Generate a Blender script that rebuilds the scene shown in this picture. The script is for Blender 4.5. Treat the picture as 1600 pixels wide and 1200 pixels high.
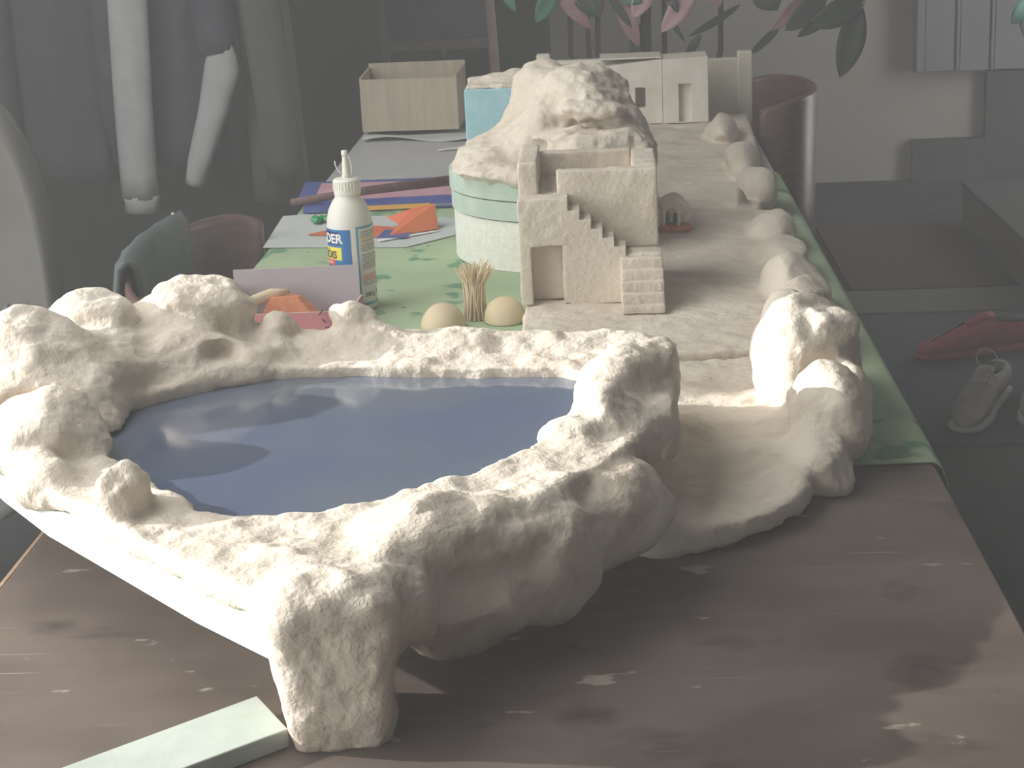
import bpy, bmesh, math, random
import numpy as np
from math import radians, sin, cos, pi
from mathutils import Matrix, Vector

for o in list(bpy.data.objects): bpy.data.objects.remove(o)
scene = bpy.context.scene
COL = scene.collection
T = 0.75                       # table height; every coordinate below is measured from the table top

# ------------------------------------------------------------------ camera
cam_d = bpy.data.cameras.new('camera'); cam = bpy.data.objects.new('camera', cam_d); COL.objects.link(cam)
cam_d.sensor_width = 36; cam_d.lens = 36*2790/1600; cam_d.clip_start = .05
cam.matrix_world = (Matrix.Translation((0, 0, .568+T)) @ Matrix.Rotation(radians(3.3528), 4, 'Z')
                    @ Matrix.Rotation(radians(73.284), 4, 'X') @ Matrix.Rotation(radians(-2.7), 4, 'Z'))
scene.camera = cam
# ------------------------------------------------------------------ light
world = bpy.data.worlds.new('sky'); scene.world = world; world.use_nodes = True
bg = world.node_tree.nodes['Background']; bg.inputs[0].default_value = (1, .99, .97, 1); bg.inputs[1].default_value = 4.9
sun_d = bpy.data.lights.new('sun', 'SUN'); sun = bpy.data.objects.new('sun', sun_d); COL.objects.link(sun)
sun_d.energy = 6.3; sun_d.angle = radians(.55); sun_d.color = (1, .98, .95)
SUN = Vector((1, -.08, -.335))
sun.rotation_euler = SUN.to_track_quat('-Z', 'Y').to_euler(); sun.location = (-3, 0, 3)
WX, WZ0, WZ1, WY0 = -2.2, -.10, 1.62, -1.5            # the window in the left wall: plane, sill, head, near jamb
JY = 1.77+(WX+.05)*SUN.y                             # its far jamb, whose shadow ends the sunlit part of the table
por = bpy.data.lights.new('window_portal', 'AREA'); por.shape = 'RECTANGLE'; por.size = WZ1-WZ0; por.size_y = JY-WY0; por.cycles.is_portal = True
po = bpy.data.objects.new('window_portal', por); COL.objects.link(po); po.location = (WX-.05, (WY0+JY)/2, (WZ0+WZ1)/2+T); po.rotation_euler = (0, -pi/2, 0)
FILL_GAP = (-2.0, -.7, .9, 3.0)                            # unseen ceiling opening, added for soft overhead light, x0 x1 y0 y1
por2 = bpy.data.lights.new('fill_gap_portal', 'AREA'); por2.shape = 'RECTANGLE'; por2.size = FILL_GAP[1]-FILL_GAP[0]; por2.size_y = FILL_GAP[3]-FILL_GAP[2]; por2.cycles.is_portal = True
po2 = bpy.data.objects.new('fill_gap_portal', por2); COL.objects.link(po2); po2.location = ((FILL_GAP[0]+FILL_GAP[1])/2, (FILL_GAP[2]+FILL_GAP[3])/2, 1.9+T)
vs = scene.view_settings
vs.view_transform = 'Standard'; vs.look = 'None'; vs.gamma = 1; vs.exposure = 0; vs.use_curve_mapping = False

# ------------------------------------------------------------------ materials
def mat(name, c, rough=.8, c2=None, scale=20, bump=0, bscale=60, spec=.3, stretch=(1, 1, 1), detail=4, lo=.35, hi=.65, metal=0, bdist=.004):
    m = bpy.data.materials.new(name); m.use_nodes = True
    n = m.node_tree.nodes; l = m.node_tree.links; b = n['Principled BSDF']
    b.inputs['Base Color'].default_value = (*c, 1); b.inputs['Roughness'].default_value = rough
    b.inputs['Specular IOR Level'].default_value = spec; b.inputs['Metallic'].default_value = metal
    if c2 or bump:
        tc = n.new('ShaderNodeTexCoord'); mp = n.new('ShaderNodeMapping'); mp.inputs['Scale'].default_value = stretch
        l.new(tc.outputs['Object'], mp.inputs[0])
    if c2:
        t = n.new('ShaderNodeTexNoise'); t.inputs['Scale'].default_value = scale; t.inputs['Detail'].default_value = detail
        l.new(mp.outputs[0], t.inputs['Vector'])
        r = n.new('ShaderNodeValToRGB'); r.color_ramp.elements[0].position = lo; r.color_ramp.elements[1].position = hi
        r.color_ramp.elements[0].color = (*c, 1); r.color_ramp.elements[1].color = (*c2, 1)
        l.new(t.outputs[0], r.inputs[0]); l.new(r.outputs[0], b.inputs['Base Color'])
        m['ramp'] = r.name
    if bump:
        t2 = n.new('ShaderNodeTexNoise'); t2.inputs['Scale'].default_value = bscale; t2.inputs['Detail'].default_value = 5
        l.new(mp.outputs[0], t2.inputs['Vector'])
        bp = n.new('ShaderNodeBump'); bp.inputs['Strength'].default_value = bump; bp.inputs['Distance'].default_value = bdist
        l.new(t2.outputs[0], bp.inputs['Height']); l.new(bp.outputs[0], b.inputs['Normal'])
    return m

def layer(m, c, scale, lo, hi, stretch=(1, 1, 1), detail=2, rot=0, seed=0.0):
    """another colour laid over the material through a noise mask (stains, smears, spots)"""
    n = m.node_tree.nodes; l = m.node_tree.links; b = n['Principled BSDF']
    old = b.inputs['Base Color'].links[0].from_socket
    tc = n.new('ShaderNodeTexCoord'); mp = n.new('ShaderNodeMapping')
    mp.inputs['Scale'].default_value = stretch; mp.inputs['Rotation'].default_value = (0, 0, rot); mp.inputs['Location'].default_value = (seed, seed*.7, 0)
    l.new(tc.outputs['Object'], mp.inputs[0])
    t = n.new('ShaderNodeTexNoise'); t.inputs['Scale'].default_value = scale; t.inputs['Detail'].default_value = detail
    l.new(mp.outputs[0], t.inputs['Vector'])
    r = n.new('ShaderNodeMapRange'); r.inputs[1].default_value = lo; r.inputs[2].default_value = hi; l.new(t.outputs[0], r.inputs[0])
    x = n.new('ShaderNodeMix'); x.data_type = 'RGBA'; l.new(r.outputs[0], x.inputs[0]); l.new(old, x.inputs[6]); x.inputs[7].default_value = (*c, 1)
    l.new(x.outputs[2], b.inputs['Base Color'])
    return m

M = {}
def ridges(m, scale=38, strength=.5, dist=.004):
    """trowel ridges and crumbs of hand-laid plaster added to the bump"""
    n = m.node_tree.nodes; l = m.node_tree.links; b = n['Principled BSDF']; old = b.inputs['Normal'].links[0].from_node
    tc = n.new('ShaderNodeTexCoord'); t = n.new('ShaderNodeTexNoise'); t.inputs['Scale'].default_value = scale; t.inputs['Detail'].default_value = 3; t.inputs['Distortion'].default_value = 1.2
    l.new(tc.outputs['Object'], t.inputs['Vector'])
    r = n.new('ShaderNodeValToRGB'); e = r.color_ramp.elements; e[0].position = .44; e[0].color = (0, 0, 0, 1); e[1].position = .56; e[1].color = (0, 0, 0, 1); k = e.new(.5); k.color = (1, 1, 1, 1)
    l.new(t.outputs[0], r.inputs[0]); bp = n.new('ShaderNodeBump'); bp.inputs['Strength'].default_value = strength; bp.inputs['Distance'].default_value = dist
    l.new(r.outputs[0], bp.inputs['Height']); l.new(old.outputs[0], bp.inputs['Normal']); l.new(bp.outputs[0], b.inputs['Normal'])
M['plaster'] = mat('plaster', (.645, .57, .47), .9, (.735, .665, .565), 14, .5, 170, .15, bdist=.003)
layer(M['plaster'], (.56, .48, .385), 9, .58, .75, seed=3.1)
ridges(M['plaster'], 34, .11, .003)
M['plaster_grey'] = mat('plaster_grey', (.66, .62, .53), .9, (.76, .72, .64), 20, .4, 150, .15, bdist=.003)
M['foam_white'] = mat('foam_white', (.72, .80, .76), .85, (.80, .84, .80), 60, .2, 400, .2, bdist=.001)
M['foam_green'] = mat('foam_green', (.47, .58, .50), .85, (.55, .64, .56), 40, .25, 300, .2, bdist=.001)
M['cream_board'] = mat('cream_board', (.74, .70, .58), .85, (.80, .77, .66), 10, .2, 300, .2, bdist=.001)
M['foam_pale'] = mat('foam_pale', (.42, .48, .43), .85, (.48, .53, .48), 40, .2, 300, .2, bdist=.001)
M['foam_blue'] = mat('foam_blue', (.33, .55, .62), .85, (.40, .62, .68), 50, .25, 300, .2, bdist=.001)
M['styrofoam'] = mat('styrofoam', (.80, .80, .72), .85, (.88, .88, .82), 120, .5, 220, .2, bdist=.002)
M['water'] = mat('water', (.10, .13, .20), .10, (.12, .15, .215), 6, .03, 25, .6, bdist=.002)
layer(M['water'], (.13, .155, .19), 5, .45, .7, (1, 1, 1), 4)
M['wood_top'] = mat('wood_top', (.10, .077, .062), .6, (.15, .118, .096), 6, .12, 60, .22, (1, 1.7, 1), 8, bdist=.001)
layer(M['wood_top'], (.15, .12, .10), 5, .55, .7, (1, 1.6, 1), 4, seed=1.2)
layer(M['wood_top'], (.05, .038, .032), 9, .60, .75, (1, 1.5, 1), 6, seed=6.3)
layer(M['wood_top'], (.34, .31, .25), 11, .70, .725, (1, 1.8, 1), 5, seed=8.3)
layer(M['wood_top'], (.26, .24, .21), 30, .70, .74, (1, 2.2, 1), 4, seed=11.3)
layer(M['wood_top'], (.30, .27, .25), 24, .715, .75, (.16, 7, 1), 2, .35, 2.2)
layer(M['wood_top'], (.28, .25, .23), 26, .73, .77, (.14, 8, 1), 2, -.5, 5.2)
M['wood_edge'] = mat('wood_edge', (.30, .20, .13), .6, (.38, .27, .18), 30, 0, 1, .3, (1, 12, 1))
M['table_white'] = mat('table_white', (.52, .53, .53), .4, (.58, .59, .58), 5)
M['cloth'] = mat('cloth', (.33, .44, .27), .85, (.40, .50, .32), 9, .15, 300, .15, bdist=.001)
layer(M['cloth'], (.15, .29, .18), 17, .60, .66, (1, .8, 1), 2, seed=4.4)
layer(M['cloth'], (.07, .14, .10), 45, .69, .73, (1, 1.6, 1), 3, seed=9.1)
M['metal_dark'] = mat('metal_dark', (.05, .05, .055), .5)
M['floor'] = mat('floor', (.055, .057, .063), .9, (.072, .073, .078), 6)
M['wall_white'] = mat('wall_white', (.37, .345, .305), .95, (.40, .375, .335), 3, spec=.1)
M['wall_dark'] = mat('wall_dark', (.075, .076, .08), .9, (.085, .085, .087), 4)
M['ceiling'] = mat('ceiling', (.4, .4, .38), .9)
M['cardboard'] = mat('cardboard', (.46, .40, .31), .85, (.54, .47, .37), 12, .15, 200, .15, (6, 1, 1), bdist=.001)
M['pink_card'] = mat('pink_card', (.50, .17, .20), .7, (.54, .20, .23), 20)
M['lilac_card'] = mat('lilac_card', (.42, .37, .41), .8, (.46, .41, .44), 15)
M['orange'] = mat('orange', (.62, .15, .06), .6, (.66, .19, .08), 20)
M['blue_print'] = mat('blue_print', (.07, .10, .30), .4, (.10, .13, .36), 30)
M['pink_print'] = mat('pink_print', (.56, .30, .36), .5, (.62, .38, .44), 20)
M['brown_dark'] = mat('brown_dark', (.10, .06, .055), .5, (.16, .10, .09), 40, 0, 1, .3, (1, 8, 1))
M['paper'] = mat('paper', (.50, .53, .51), .8, (.55, .57, .55), 12)
M['gem'] = mat('gem', (.02, .28, .09), .15, spec=.6)
M['bottle'] = mat('bottle', (.72, .70, .64), .4, (.75, .73, .67), 20)
M['cap'] = mat('cap', (.78, .76, .68), .4, (.80, .78, .70), 20)
M['lab_blue'] = mat('lab_blue', (.035, .17, .42), .4)
M['lab_navy'] = mat('lab_navy', (.02, .045, .14), .4)
M['lab_cyan'] = mat('lab_cyan', (.10, .34, .52), .4)
M['lab_yellow'] = mat('lab_yellow', (.80, .70, .10), .4)
M['lab_red'] = mat('lab_red', (.65, .10, .08), .4)
M['lab_brown'] = mat('lab_brown', (.14, .06, .05), .4)
M['lab_ink'] = mat('lab_ink', (.04, .04, .05), .6)
M['lab_grey'] = mat('lab_grey', (.28, .28, .30), .6)
M['lab_white'] = mat('lab_white', (.85, .85, .83), .5)
M['lab_orange'] = mat('lab_orange', (.80, .42, .10), .5)
M['beige'] = mat('beige', (.60, .50, .33), .75, (.66, .55, .38), 25, .15, 200, .2, bdist=.001)
M['straw'] = mat('straw', (.68, .56, .38), .75, (.76, .64, .46), 50)
M['sheep'] = mat('sheep', (.74, .68, .58), .9, (.84, .79, .70), 300, .25, 500, .1, bdist=.001)
M['teal'] = mat('teal', (.05, .17, .14), .7, (.07, .2, .16), 200)
M['terracotta'] = mat('terracotta', (.58, .20, .09), .7, (.64, .26, .13), 120)
M['chair_wood'] = mat('chair_wood', (.12, .072, .062), .35, (.16, .095, .08), 20, 0, 1, .45, (1, 1, 5))
M['jacket_green'] = mat('jacket_green', (.085, .11, .105), .6, (.10, .125, .12), 20, .3, 60, .4, bdist=.006)
M['navy'] = mat('navy', (.075, .077, .105), .8, (.085, .085, .115), 20, .2, 30, .2, bdist=.006)
M['light_cloth'] = mat('light_cloth', (.50, .52, .52), .8, (.58, .60, .60), 18, .3, 30, .2, bdist=.006)
M['olive'] = mat('olive', (.115, .115, .11), .9, (.13, .13, .125), 12)
M['black_cloth'] = mat('black_cloth', (.075, .08, .088), .9, (.085, .09, .097), 10)
M['cover'] = mat('cover', (.17, .165, .15), .85, (.20, .195, .18), 8, .3, 14, .2, (1, 3, 1), bdist=.01)
M['leaf_green'] = mat('leaf_green', (.08, .24, .18), .5, (.11, .28, .21), 20)
M['leaf_dark'] = mat('leaf_dark', (.055, .075, .07), .5, (.07, .095, .085), 20)
M['leaf_pink'] = mat('leaf_pink', (.74, .46, .46), .55, (.80, .56, .55), 20)
M['leaf_mauve'] = mat('leaf_mauve', (.38, .21, .21), .55, (.44, .27, .27), 20)
M['stem'] = mat('stem', (.085, .07, .07), .7)
M['cabinet'] = mat('cabinet', (.20, .21, .22), .6, (.22, .23, .24), 6)
M['mat_brown'] = mat('mat_brown', (.098, .068, .070), .95, (.115, .08, .08), 60, .4, 300, .1, bdist=.003)
M['trim_light'] = mat('trim_light', (.13, .13, .12), .7, (.145, .145, .135), 10)
M['rug_blue'] = mat('rug_blue', (.073, .078, .098), .9, (.085, .09, .11), 40)
M['box_wood'] = mat('box_wood', (.13, .115, .10), .7, (.155, .135, .12), 12, 0, 1, .3, (1, 1, 6))
M['box_top'] = mat('box_top', (.085, .082, .082), .7)
M['shoe_red'] = mat('shoe_red', (.40, .07, .085), .7, (.44, .085, .10), 30)
M['shoe_tan'] = mat('shoe_tan', (.27, .245, .215), .75, (.33, .30, .265), 25)
M['shoe_white'] = mat('shoe_white', (.40, .39, .38), .7, (.44, .43, .42), 30)
M['shoe_dark'] = mat('shoe_dark', (.06, .055, .055), .8)
M['post_wood'] = mat('post_wood', (.30, .22, .17), .7, (.34, .25, .20), 20)
M['pot'] = mat('pot', (.12, .09, .08), .7)

# ------------------------------------------------------------------ object helpers
ORG = {}
def props(o, label=None, cat=None, group=None, kind=None):
    if label: o['label'] = label
    if cat: o['category'] = cat
    if group: o['group'] = group
    if kind: o['kind'] = kind

def thing(name, label, cat, loc=(0, 0, 0), rz=0, group=None, local=False, kind=None):
    o = bpy.data.objects.new(name, None); COL.objects.link(o); o.empty_display_size = .05
    o.location = (loc[0], loc[1], loc[2]+T); o.rotation_euler = (0, 0, rz)
    ORG[o.name] = np.zeros(3) if local else np.array(loc, float)
    props(o, label, cat, group, kind)
    return o

def mk(name, V, F, m, parent=None, label=None, cat=None, group=None, kind=None, smooth=False, normals=None, mats=None, fm=None):
    V = np.asarray(V, float)
    if parent is None:
        org = np.array([(V[:, 0].min()+V[:, 0].max())/2, (V[:, 1].min()+V[:, 1].max())/2, V[:, 2].min()])
    else:
        org = ORG[parent.name]
    me = bpy.data.meshes.new(name)
    me.from_pydata((V-org).tolist(), [], [tuple(int(i) for i in f) for f in F])
    me.materials.append(M[m])
    if mats:
        for k in mats: me.materials.append(M[k])
        me.polygons.foreach_set('material_index', list(fm))
    if smooth: me.polygons.foreach_set('use_smooth', [True]*len(me.polygons))
    me.update()
    if normals is not None: me.normals_split_custom_set_from_vertices([tuple(n) for n in normals])
    o = bpy.data.objects.new(name, me); COL.objects.link(o)
    if parent is None: o.location = (org[0], org[1], org[2]+T)
    else: o.parent = parent
    ORG[o.name] = org
    props(o, label, cat, group, kind)
    return o

def box_vf(x0, x1, y0, y1, z0, z1):
    V = [(x, y, z) for z in (z0, z1) for y in (y0, y1) for x in (x0, x1)]
    return V, [(0, 2, 3, 1), (4, 5, 7, 6), (0, 1, 5, 4), (2, 6, 7, 3), (0, 4, 6, 2), (1, 3, 7, 5)]

def bevel(o, w, seg=2):
    b = o.modifiers.new('bevel', 'BEVEL'); b.width = w; b.segments = seg; b.limit_method = 'ANGLE'
    return o

def box(name, b, m, parent=None, bw=0, **k):
    o = mk(name, *box_vf(*b), m, parent, **k)
    if bw: bevel(o, bw)
    return o

def rough_box(name, b, m, parent, amp=.0012, n=None, seed=0, bw=.002, skew=None):
    """box cut finely and roughened like hand-laid plaster"""
    bm = bmesh.new(); V, F = box_vf(*b); vs_ = [bm.verts.new(v) for v in V]
    for f in F: bm.faces.new([vs_[i] for i in f])
    bmesh.ops.bevel(bm, geom=bm.edges[:], offset=bw, segments=2, affect='EDGES', profile=.5)
    L = max(b[1]-b[0], b[3]-b[2], b[5]-b[4])
    for _ in range(5):
        es = [e for e in bm.edges if e.calc_length() > .006]
        if not es: break
        bmesh.ops.subdivide_edges(bm, edges=es, cuts=1, use_grid_fill=True)
    bmesh.ops.triangulate(bm, faces=[f for f in bm.faces if len(f.verts) > 4])
    bm.normal_update()
    P = np.array([v.co[:] for v in bm.verts]); N = np.array([v.normal[:] for v in bm.verts])
    P = P + N*(amp*(noise3(P/.02, seed)+.6*noise3(P/.008, seed+5))[:, None])
    bm.verts.index_update()
    F2 = [[v.index for v in f.verts] for f in bm.faces]; bm.free()
    return mk(name, P, F2, m, parent, smooth=True)

def lathe(prof, seg=24, c=(0, 0, 0)):
    V = []; F = []
    for r, z in prof:
        for i in range(seg):
            a = 2*pi*i/seg; V.append((c[0]+r*cos(a), c[1]+r*sin(a), c[2]+z))
    for j in range(len(prof)-1):
        for i in range(seg):
            k = (i+1) % seg; F.append((j*seg+i, j*seg+k, (j+1)*seg+k, (j+1)*seg+i))
    F.append(tuple(range(seg-1, -1, -1))); F.append(tuple((len(prof)-1)*seg+i for i in range(seg)))
    return V, F

def tube(pts, radii, seg=12, squash=1.0, fold=0, nf=5, seed=0, cap=True):
    """loft of rings along pts; radii = list of (a, b) or r"""
    pts = [Vector(p) for p in pts]; V = []; F = []; rnd = random.Random(seed); ph = rnd.random()*6
    up0 = Vector((0, 1, 0))
    for j, p in enumerate(pts):
        d = (pts[min(j+1, len(pts)-1)]-pts[max(j-1, 0)]).normalized()
        s = d.cross(up0)
        if s.length < .05: s = d.cross(Vector((1, 0, 0)))
        s.normalize(); u = s.cross(d).normalized()
        r = radii[j]; a, b = r if isinstance(r, (tuple, list)) else (r, r*squash)
        for i in range(seg):
            t = 2*pi*i/seg; w = 1+fold*sin(nf*t+ph+j*.35)+fold*.6*sin((nf+3)*t+2*ph-j*.2)
            V.append(tuple(p+s*(a*w*cos(t))+u*(b*w*sin(t))))
    n = len(pts)
    for j in range(n-1):
        for i in range(seg):
            k = (i+1) % seg; F.append((j*seg+i, j*seg+k, (j+1)*seg+k, (j+1)*seg+i))
    if cap: F.append(tuple(range(seg-1, -1, -1))); F.append(tuple((n-1)*seg+i for i in range(seg)))
    return V, F

def prism_vf(poly, z0, z1):
    n = len(poly); V = [(x, y, z0) for x, y in poly]+[(x, y, z1) for x, y in poly]
    a = sum(poly[i][0]*poly[(i+1) % n][1]-poly[(i+1) % n][0]*poly[i][1] for i in range(n))
    F = [(i, (i+1) % n, n+(i+1) % n, n+i) for i in range(n)]; top = tuple(range(n, 2*n)); bot = tuple(range(n-1, -1, -1))
    if a < 0: F = [f[::-1] for f in F]; top = top[::-1]; bot = bot[::-1]
    return V, F+[top, bot]

def smooth_poly(p, it=2):
    for _ in range(it):
        q = []
        for i in range(len(p)):
            a, b = p[i], p[(i+1) % len(p)]
            q += [(a[0]*.75+b[0]*.25, a[1]*.75+b[1]*.25), (a[0]*.25+b[0]*.75, a[1]*.25+b[1]*.75)]
        p = q
    return p

# ------------------------------------------------------------------ noise and implicit surfaces for the plaster rocks
_LAT = np.random.RandomState(7).rand(32, 32, 32).astype(np.float32)*2-1
def noise3(P, seed=0):
    P = np.asarray(P, float)+np.array([seed*3.17, seed*1.71, seed*5.3]); i = np.floor(P).astype(int); f = P-i; f = f*f*(3-2*f)
    r = 0
    for a in (0, 1):
        for b in (0, 1):
            for c in (0, 1):
                w = (f[:, 0] if a else 1-f[:, 0])*(f[:, 1] if b else 1-f[:, 1])*(f[:, 2] if c else 1-f[:, 2])
                r = r+w*_LAT[(i[:, 0]+a) % 32, (i[:, 1]+b) % 32, (i[:, 2]+c) % 32]
    return r

def poly_sdf(X, Y, poly):
    p = np.array(poly); n = len(p); d = np.full(X.shape, 1e9); s = np.ones(X.shape)
    for i in range(n):
        a = p[i]; b = p[i-1]; ex, ey = b-a; wx = X-a[0]; wy = Y-a[1]
        t = np.clip((wx*ex+wy*ey)/(ex*ex+ey*ey), 0, 1)
        d = np.minimum(d, (wx-ex*t)**2+(wy-ey*t)**2)
        c1 = Y >= a[1]; c2 = Y < b[1]; c3 = ex*wy > ey*wx
        flip = (c1 & c2 & c3) | (~c1 & ~c2 & ~c3); s = np.where(flip, -s, s)
    return s*np.sqrt(d)

class Field:
    def __init__(self, lo, hi, h):
        self.lo = np.array(lo, float); self.h = h
        n = np.ceil((np.array(hi)-self.lo)/h).astype(int)+1
        ax = [self.lo[i]+h*np.arange(n[i]) for i in range(3)]
        self.X, self.Y, self.Z = np.meshgrid(*ax, indexing='ij'); self.x2, self.y2 = np.meshgrid(ax[0], ax[1], indexing='ij')
        self.d = np.full(self.X.shape, 1.0); self.lab = np.zeros(self.X.shape, np.int16); self.names = []
    def add(self, d, name, k=.012, m='plaster'):
        if (name, m) in self.names and name in ('plaster_crust',): i = self.names.index((name, m))
        else: self.names.append((name, m)); i = len(self.names)-1
        self.lab = np.where(d < self.d, i, self.lab)
        h = np.maximum(k-np.abs(self.d-d), 0)/k
        self.d = np.minimum(self.d, d)-h*h*k*.25
    def cut(self, d, k=.006):
        d = -d; h = np.maximum(k-np.abs(self.d-d), 0)/k
        self.d = np.maximum(self.d, d)+h*h*k*.25
    def ell(self, c, r, rz=0, seed=None, cuts=9, depth=.72, tilt=0):
        x = self.X-c[0]; y = self.Y-c[1]; z = self.Z-c[2]
        if rz: x, y = x*cos(rz)+y*sin(rz), -x*sin(rz)+y*cos(rz)
        if tilt: x, z = x*cos(tilt)+z*sin(tilt), -x*sin(tilt)+z*cos(tilt)
        x = x/r[0]; y = y/r[1]; z = z/r[2]
        k0 = np.sqrt(x*x+y*y+z*z); k1 = np.sqrt((x/r[0])**2+(y/r[1])**2+(z/r[2])**2)+1e-9
        d = k0*(k0-1)/k1
        if seed is not None:
            rs = np.random.RandomState(seed); rm = min(r)
            for _ in range(cuts):
                v = rs.randn(3); v /= np.linalg.norm(v); off = depth+rs.rand()*.15
                e = (v[0]*x+v[1]*y+v[2]*z-off)*rm; kk = rm*.14
                h = np.maximum(kk-np.abs(d-e), 0)/kk; d = np.maximum(d, e)+h*h*kk*.25
        return d
    def prism(self, poly, z0, z1, rnd=.004, slope=None):
        d2 = poly_sdf(self.x2, self.y2, poly)[:, :, None]+rnd
        zc = (z0+z1)/2; hz = (z1-z0)/2-rnd
        dz = np.abs(self.Z-zc)-hz
        return np.minimum(np.maximum(d2, dz), 0)+np.sqrt(np.maximum(d2, 0)**2+np.maximum(dz, 0)**2)-rnd
    def rbox(self, c, hb, rnd=.006, rz=0, taper=0):
        x = self.X-c[0]; y = self.Y-c[1]; z = self.Z-c[2]
        if rz: x, y = x*cos(rz)+y*sin(rz), -x*sin(rz)+y*cos(rz)
        s = 1+taper*z/hb[2] if taper else 1
        qx = np.abs(x)/s-hb[0]+rnd; qy = np.abs(y)/s-hb[1]+rnd; qz = np.abs(z)-hb[2]+rnd
        return np.minimum(np.maximum(qx, np.maximum(qy, qz)), 0)+np.sqrt(np.maximum(qx, 0)**2+np.maximum(qy, 0)**2+np.maximum(qz, 0)**2)-rnd
    def mesh(self, amp=(.0038, .0024, .0012), sc=(.045, .017, .007), seed=0):
        d = self.d; h = self.h; ins = d < 0; n = np.array(d.shape)
        c = [(a, b, e) for a in (0, 1) for b in (0, 1) for e in (0, 1)]
        sl = lambda a, b, e, A: A[a:n[0]-1+a, b:n[1]-1+b, e:n[2]-1+e]
        cnt = sum(sl(*q, ins).astype(np.int8) for q in c)
        act = (cnt > 0) & (cnt < 8); I = np.argwhere(act); idx = -np.ones(act.shape, int); idx[act] = np.arange(len(I))
        val = {q: d[I[:, 0]+q[0], I[:, 1]+q[1], I[:, 2]+q[2]] for q in c}
        pos = np.zeros((len(I), 3)); num = np.zeros(len(I))
        for q in c:
            for ax in range(3):
                if q[ax]: continue
                p = list(q); p[ax] = 1; p = tuple(p)
                a, b = val[q], val[p]; cr = (a < 0) != (b < 0)
                t = np.where(cr, a/np.where(cr, a-b, 1), 0)
                e = np.tile(np.array(q, float), (len(I), 1)); e[:, ax] = t
                pos[cr] += e[cr]; num[cr] += 1
        V = self.lo+(I+pos/num[:, None])*h
        lab = self.lab[I[:, 0], I[:, 1], I[:, 2]]
        Q = []
        for ax in range(3):
            o1, o2 = [(1, 2), (2, 0), (0, 1)][ax]
            A = [slice(None)]*3; B = [slice(None)]*3
            A[ax] = slice(0, n[ax]-1); B[ax] = slice(1, n[ax])
            s0 = ins[tuple(A)]; s1 = ins[tuple(B)]; E = np.argwhere(s0 != s1)
            E = E[(E[:, o1] > 0) & (E[:, o2] > 0) & (E[:, o1] < n[o1]-1) & (E[:, o2] < n[o2]-1)]
            def g(d1, d2):
                K = E.copy(); K[:, o1] -= d1; K[:, o2] -= d2; return idx[K[:, 0], K[:, 1], K[:, 2]]
            q = np.stack([g(1, 1), g(0, 1), g(0, 0), g(1, 0)], 1)
            fl = s0[E[:, 0], E[:, 1], E[:, 2]]
            q[~fl] = q[~fl][:, ::-1]; Q.append(q)
        Q = np.concatenate(Q)
        def nrm():
            fn = np.cross(V[Q[:, 2]]-V[Q[:, 0]], V[Q[:, 3]]-V[Q[:, 1]]); N = np.zeros_like(V)
            for k in range(4): np.add.at(N, Q[:, k], fn)
            return N/(np.linalg.norm(N, axis=1)[:, None]+1e-12)
        # one relaxing pass, then plaster relief
        S = np.zeros_like(V); W = np.zeros(len(V))
        for k in range(4):
            np.add.at(S, Q[:, k], V[Q[:, (k+1) % 4]]); np.add.at(W, Q[:, k], 1)
        V = .5*V+.5*S/np.maximum(W, 1)[:, None]
        N = nrm(); off = sum(a*noise3(V/s, seed+i) for i, (a, s) in enumerate(zip(amp, sc)))
        V = V+N*off[:, None]; V[:, 2] = np.maximum(V[:, 2], getattr(self, 'zmin', -9))
        return V, Q, lab, nrm()
    def build(self, parent, labels=None, **k):
        V, Q, lab, N = self.mesh(**k); ql = lab[Q[:, 0]]; out = []
        for i, (nm, m) in enumerate(self.names):
            q = Q[ql == i]
            if len(q) < 12: continue
            u, inv = np.unique(q, return_inverse=True); inv = inv.reshape(q.shape)
            out.append(mk(nm, V[u], inv, m, parent, smooth=True, normals=N[u], label=(labels or {}).get(nm)))
        return out

# ================================================================== THE ROOM
FZ = -T
def struct(name, b, m): return box(name, b, m, kind='structure')
struct('floor', (-2.3, 2.6, -1.6, 7.2, FZ-.1, FZ), 'floor')
V = []; F = []
for b in ((-2.3, 2.6, FILL_GAP[3], 7.2, 1.85, 1.95), (-2.3, 2.6, -1.6, FILL_GAP[2], 1.85, 1.95), (-2.3, FILL_GAP[0], FILL_GAP[2], FILL_GAP[3], 1.85, 1.95), (FILL_GAP[1], 2.6, FILL_GAP[2], FILL_GAP[3], 1.85, 1.95)):  # ceiling left open where the added overhead light comes in
    v, f = box_vf(*b); F += [[i+len(V) for i in q] for q in f]; V += v
mk('ceiling', V, F, 'ceiling', kind='structure')
struct('wall_front', (-2.3, 2.6, -1.7, -1.6, FZ, 1.85), 'wall_dark')
struct('wall_back', (-2.3, 2.6, 7.0, 7.1, FZ, 1.85), 'wall_white')
struct('wall_partition', (-2.3, -.16, 5.62, 5.72, FZ, 1.85), 'wall_dark')
V = []; F = []                                        # right wall with an unseen opening, added to brighten the back wall
for b in ((2.5, 2.6, -1.6, 5.3, FZ, 1.85), (2.5, 2.6, 6.2, 7.0, FZ, 1.85), (2.5, 2.6, 5.3, 6.2, 1.3, 1.85)):
    v, f = box_vf(*b); F += [[i+len(V) for i in q] for q in f]; V += v
mk('wall_right', V, F, 'wall_dark', kind='structure')
# left wall with the window the sun comes through
V = []; F = []
for b in ((WX-.1, WX, JY, 7.1, FZ, 1.85), (WX-.1, WX, WY0, JY, FZ, WZ0), (WX-.1, WX, WY0, JY, WZ1, 1.85), (WX-.1, WX, -1.6, WY0, FZ, 1.85)):
    v, f = box_vf(*b); F += [[i+len(V) for i in q] for q in f]; V += v
mk('wall_left', V, F, 'wall_white', kind='structure')
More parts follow.
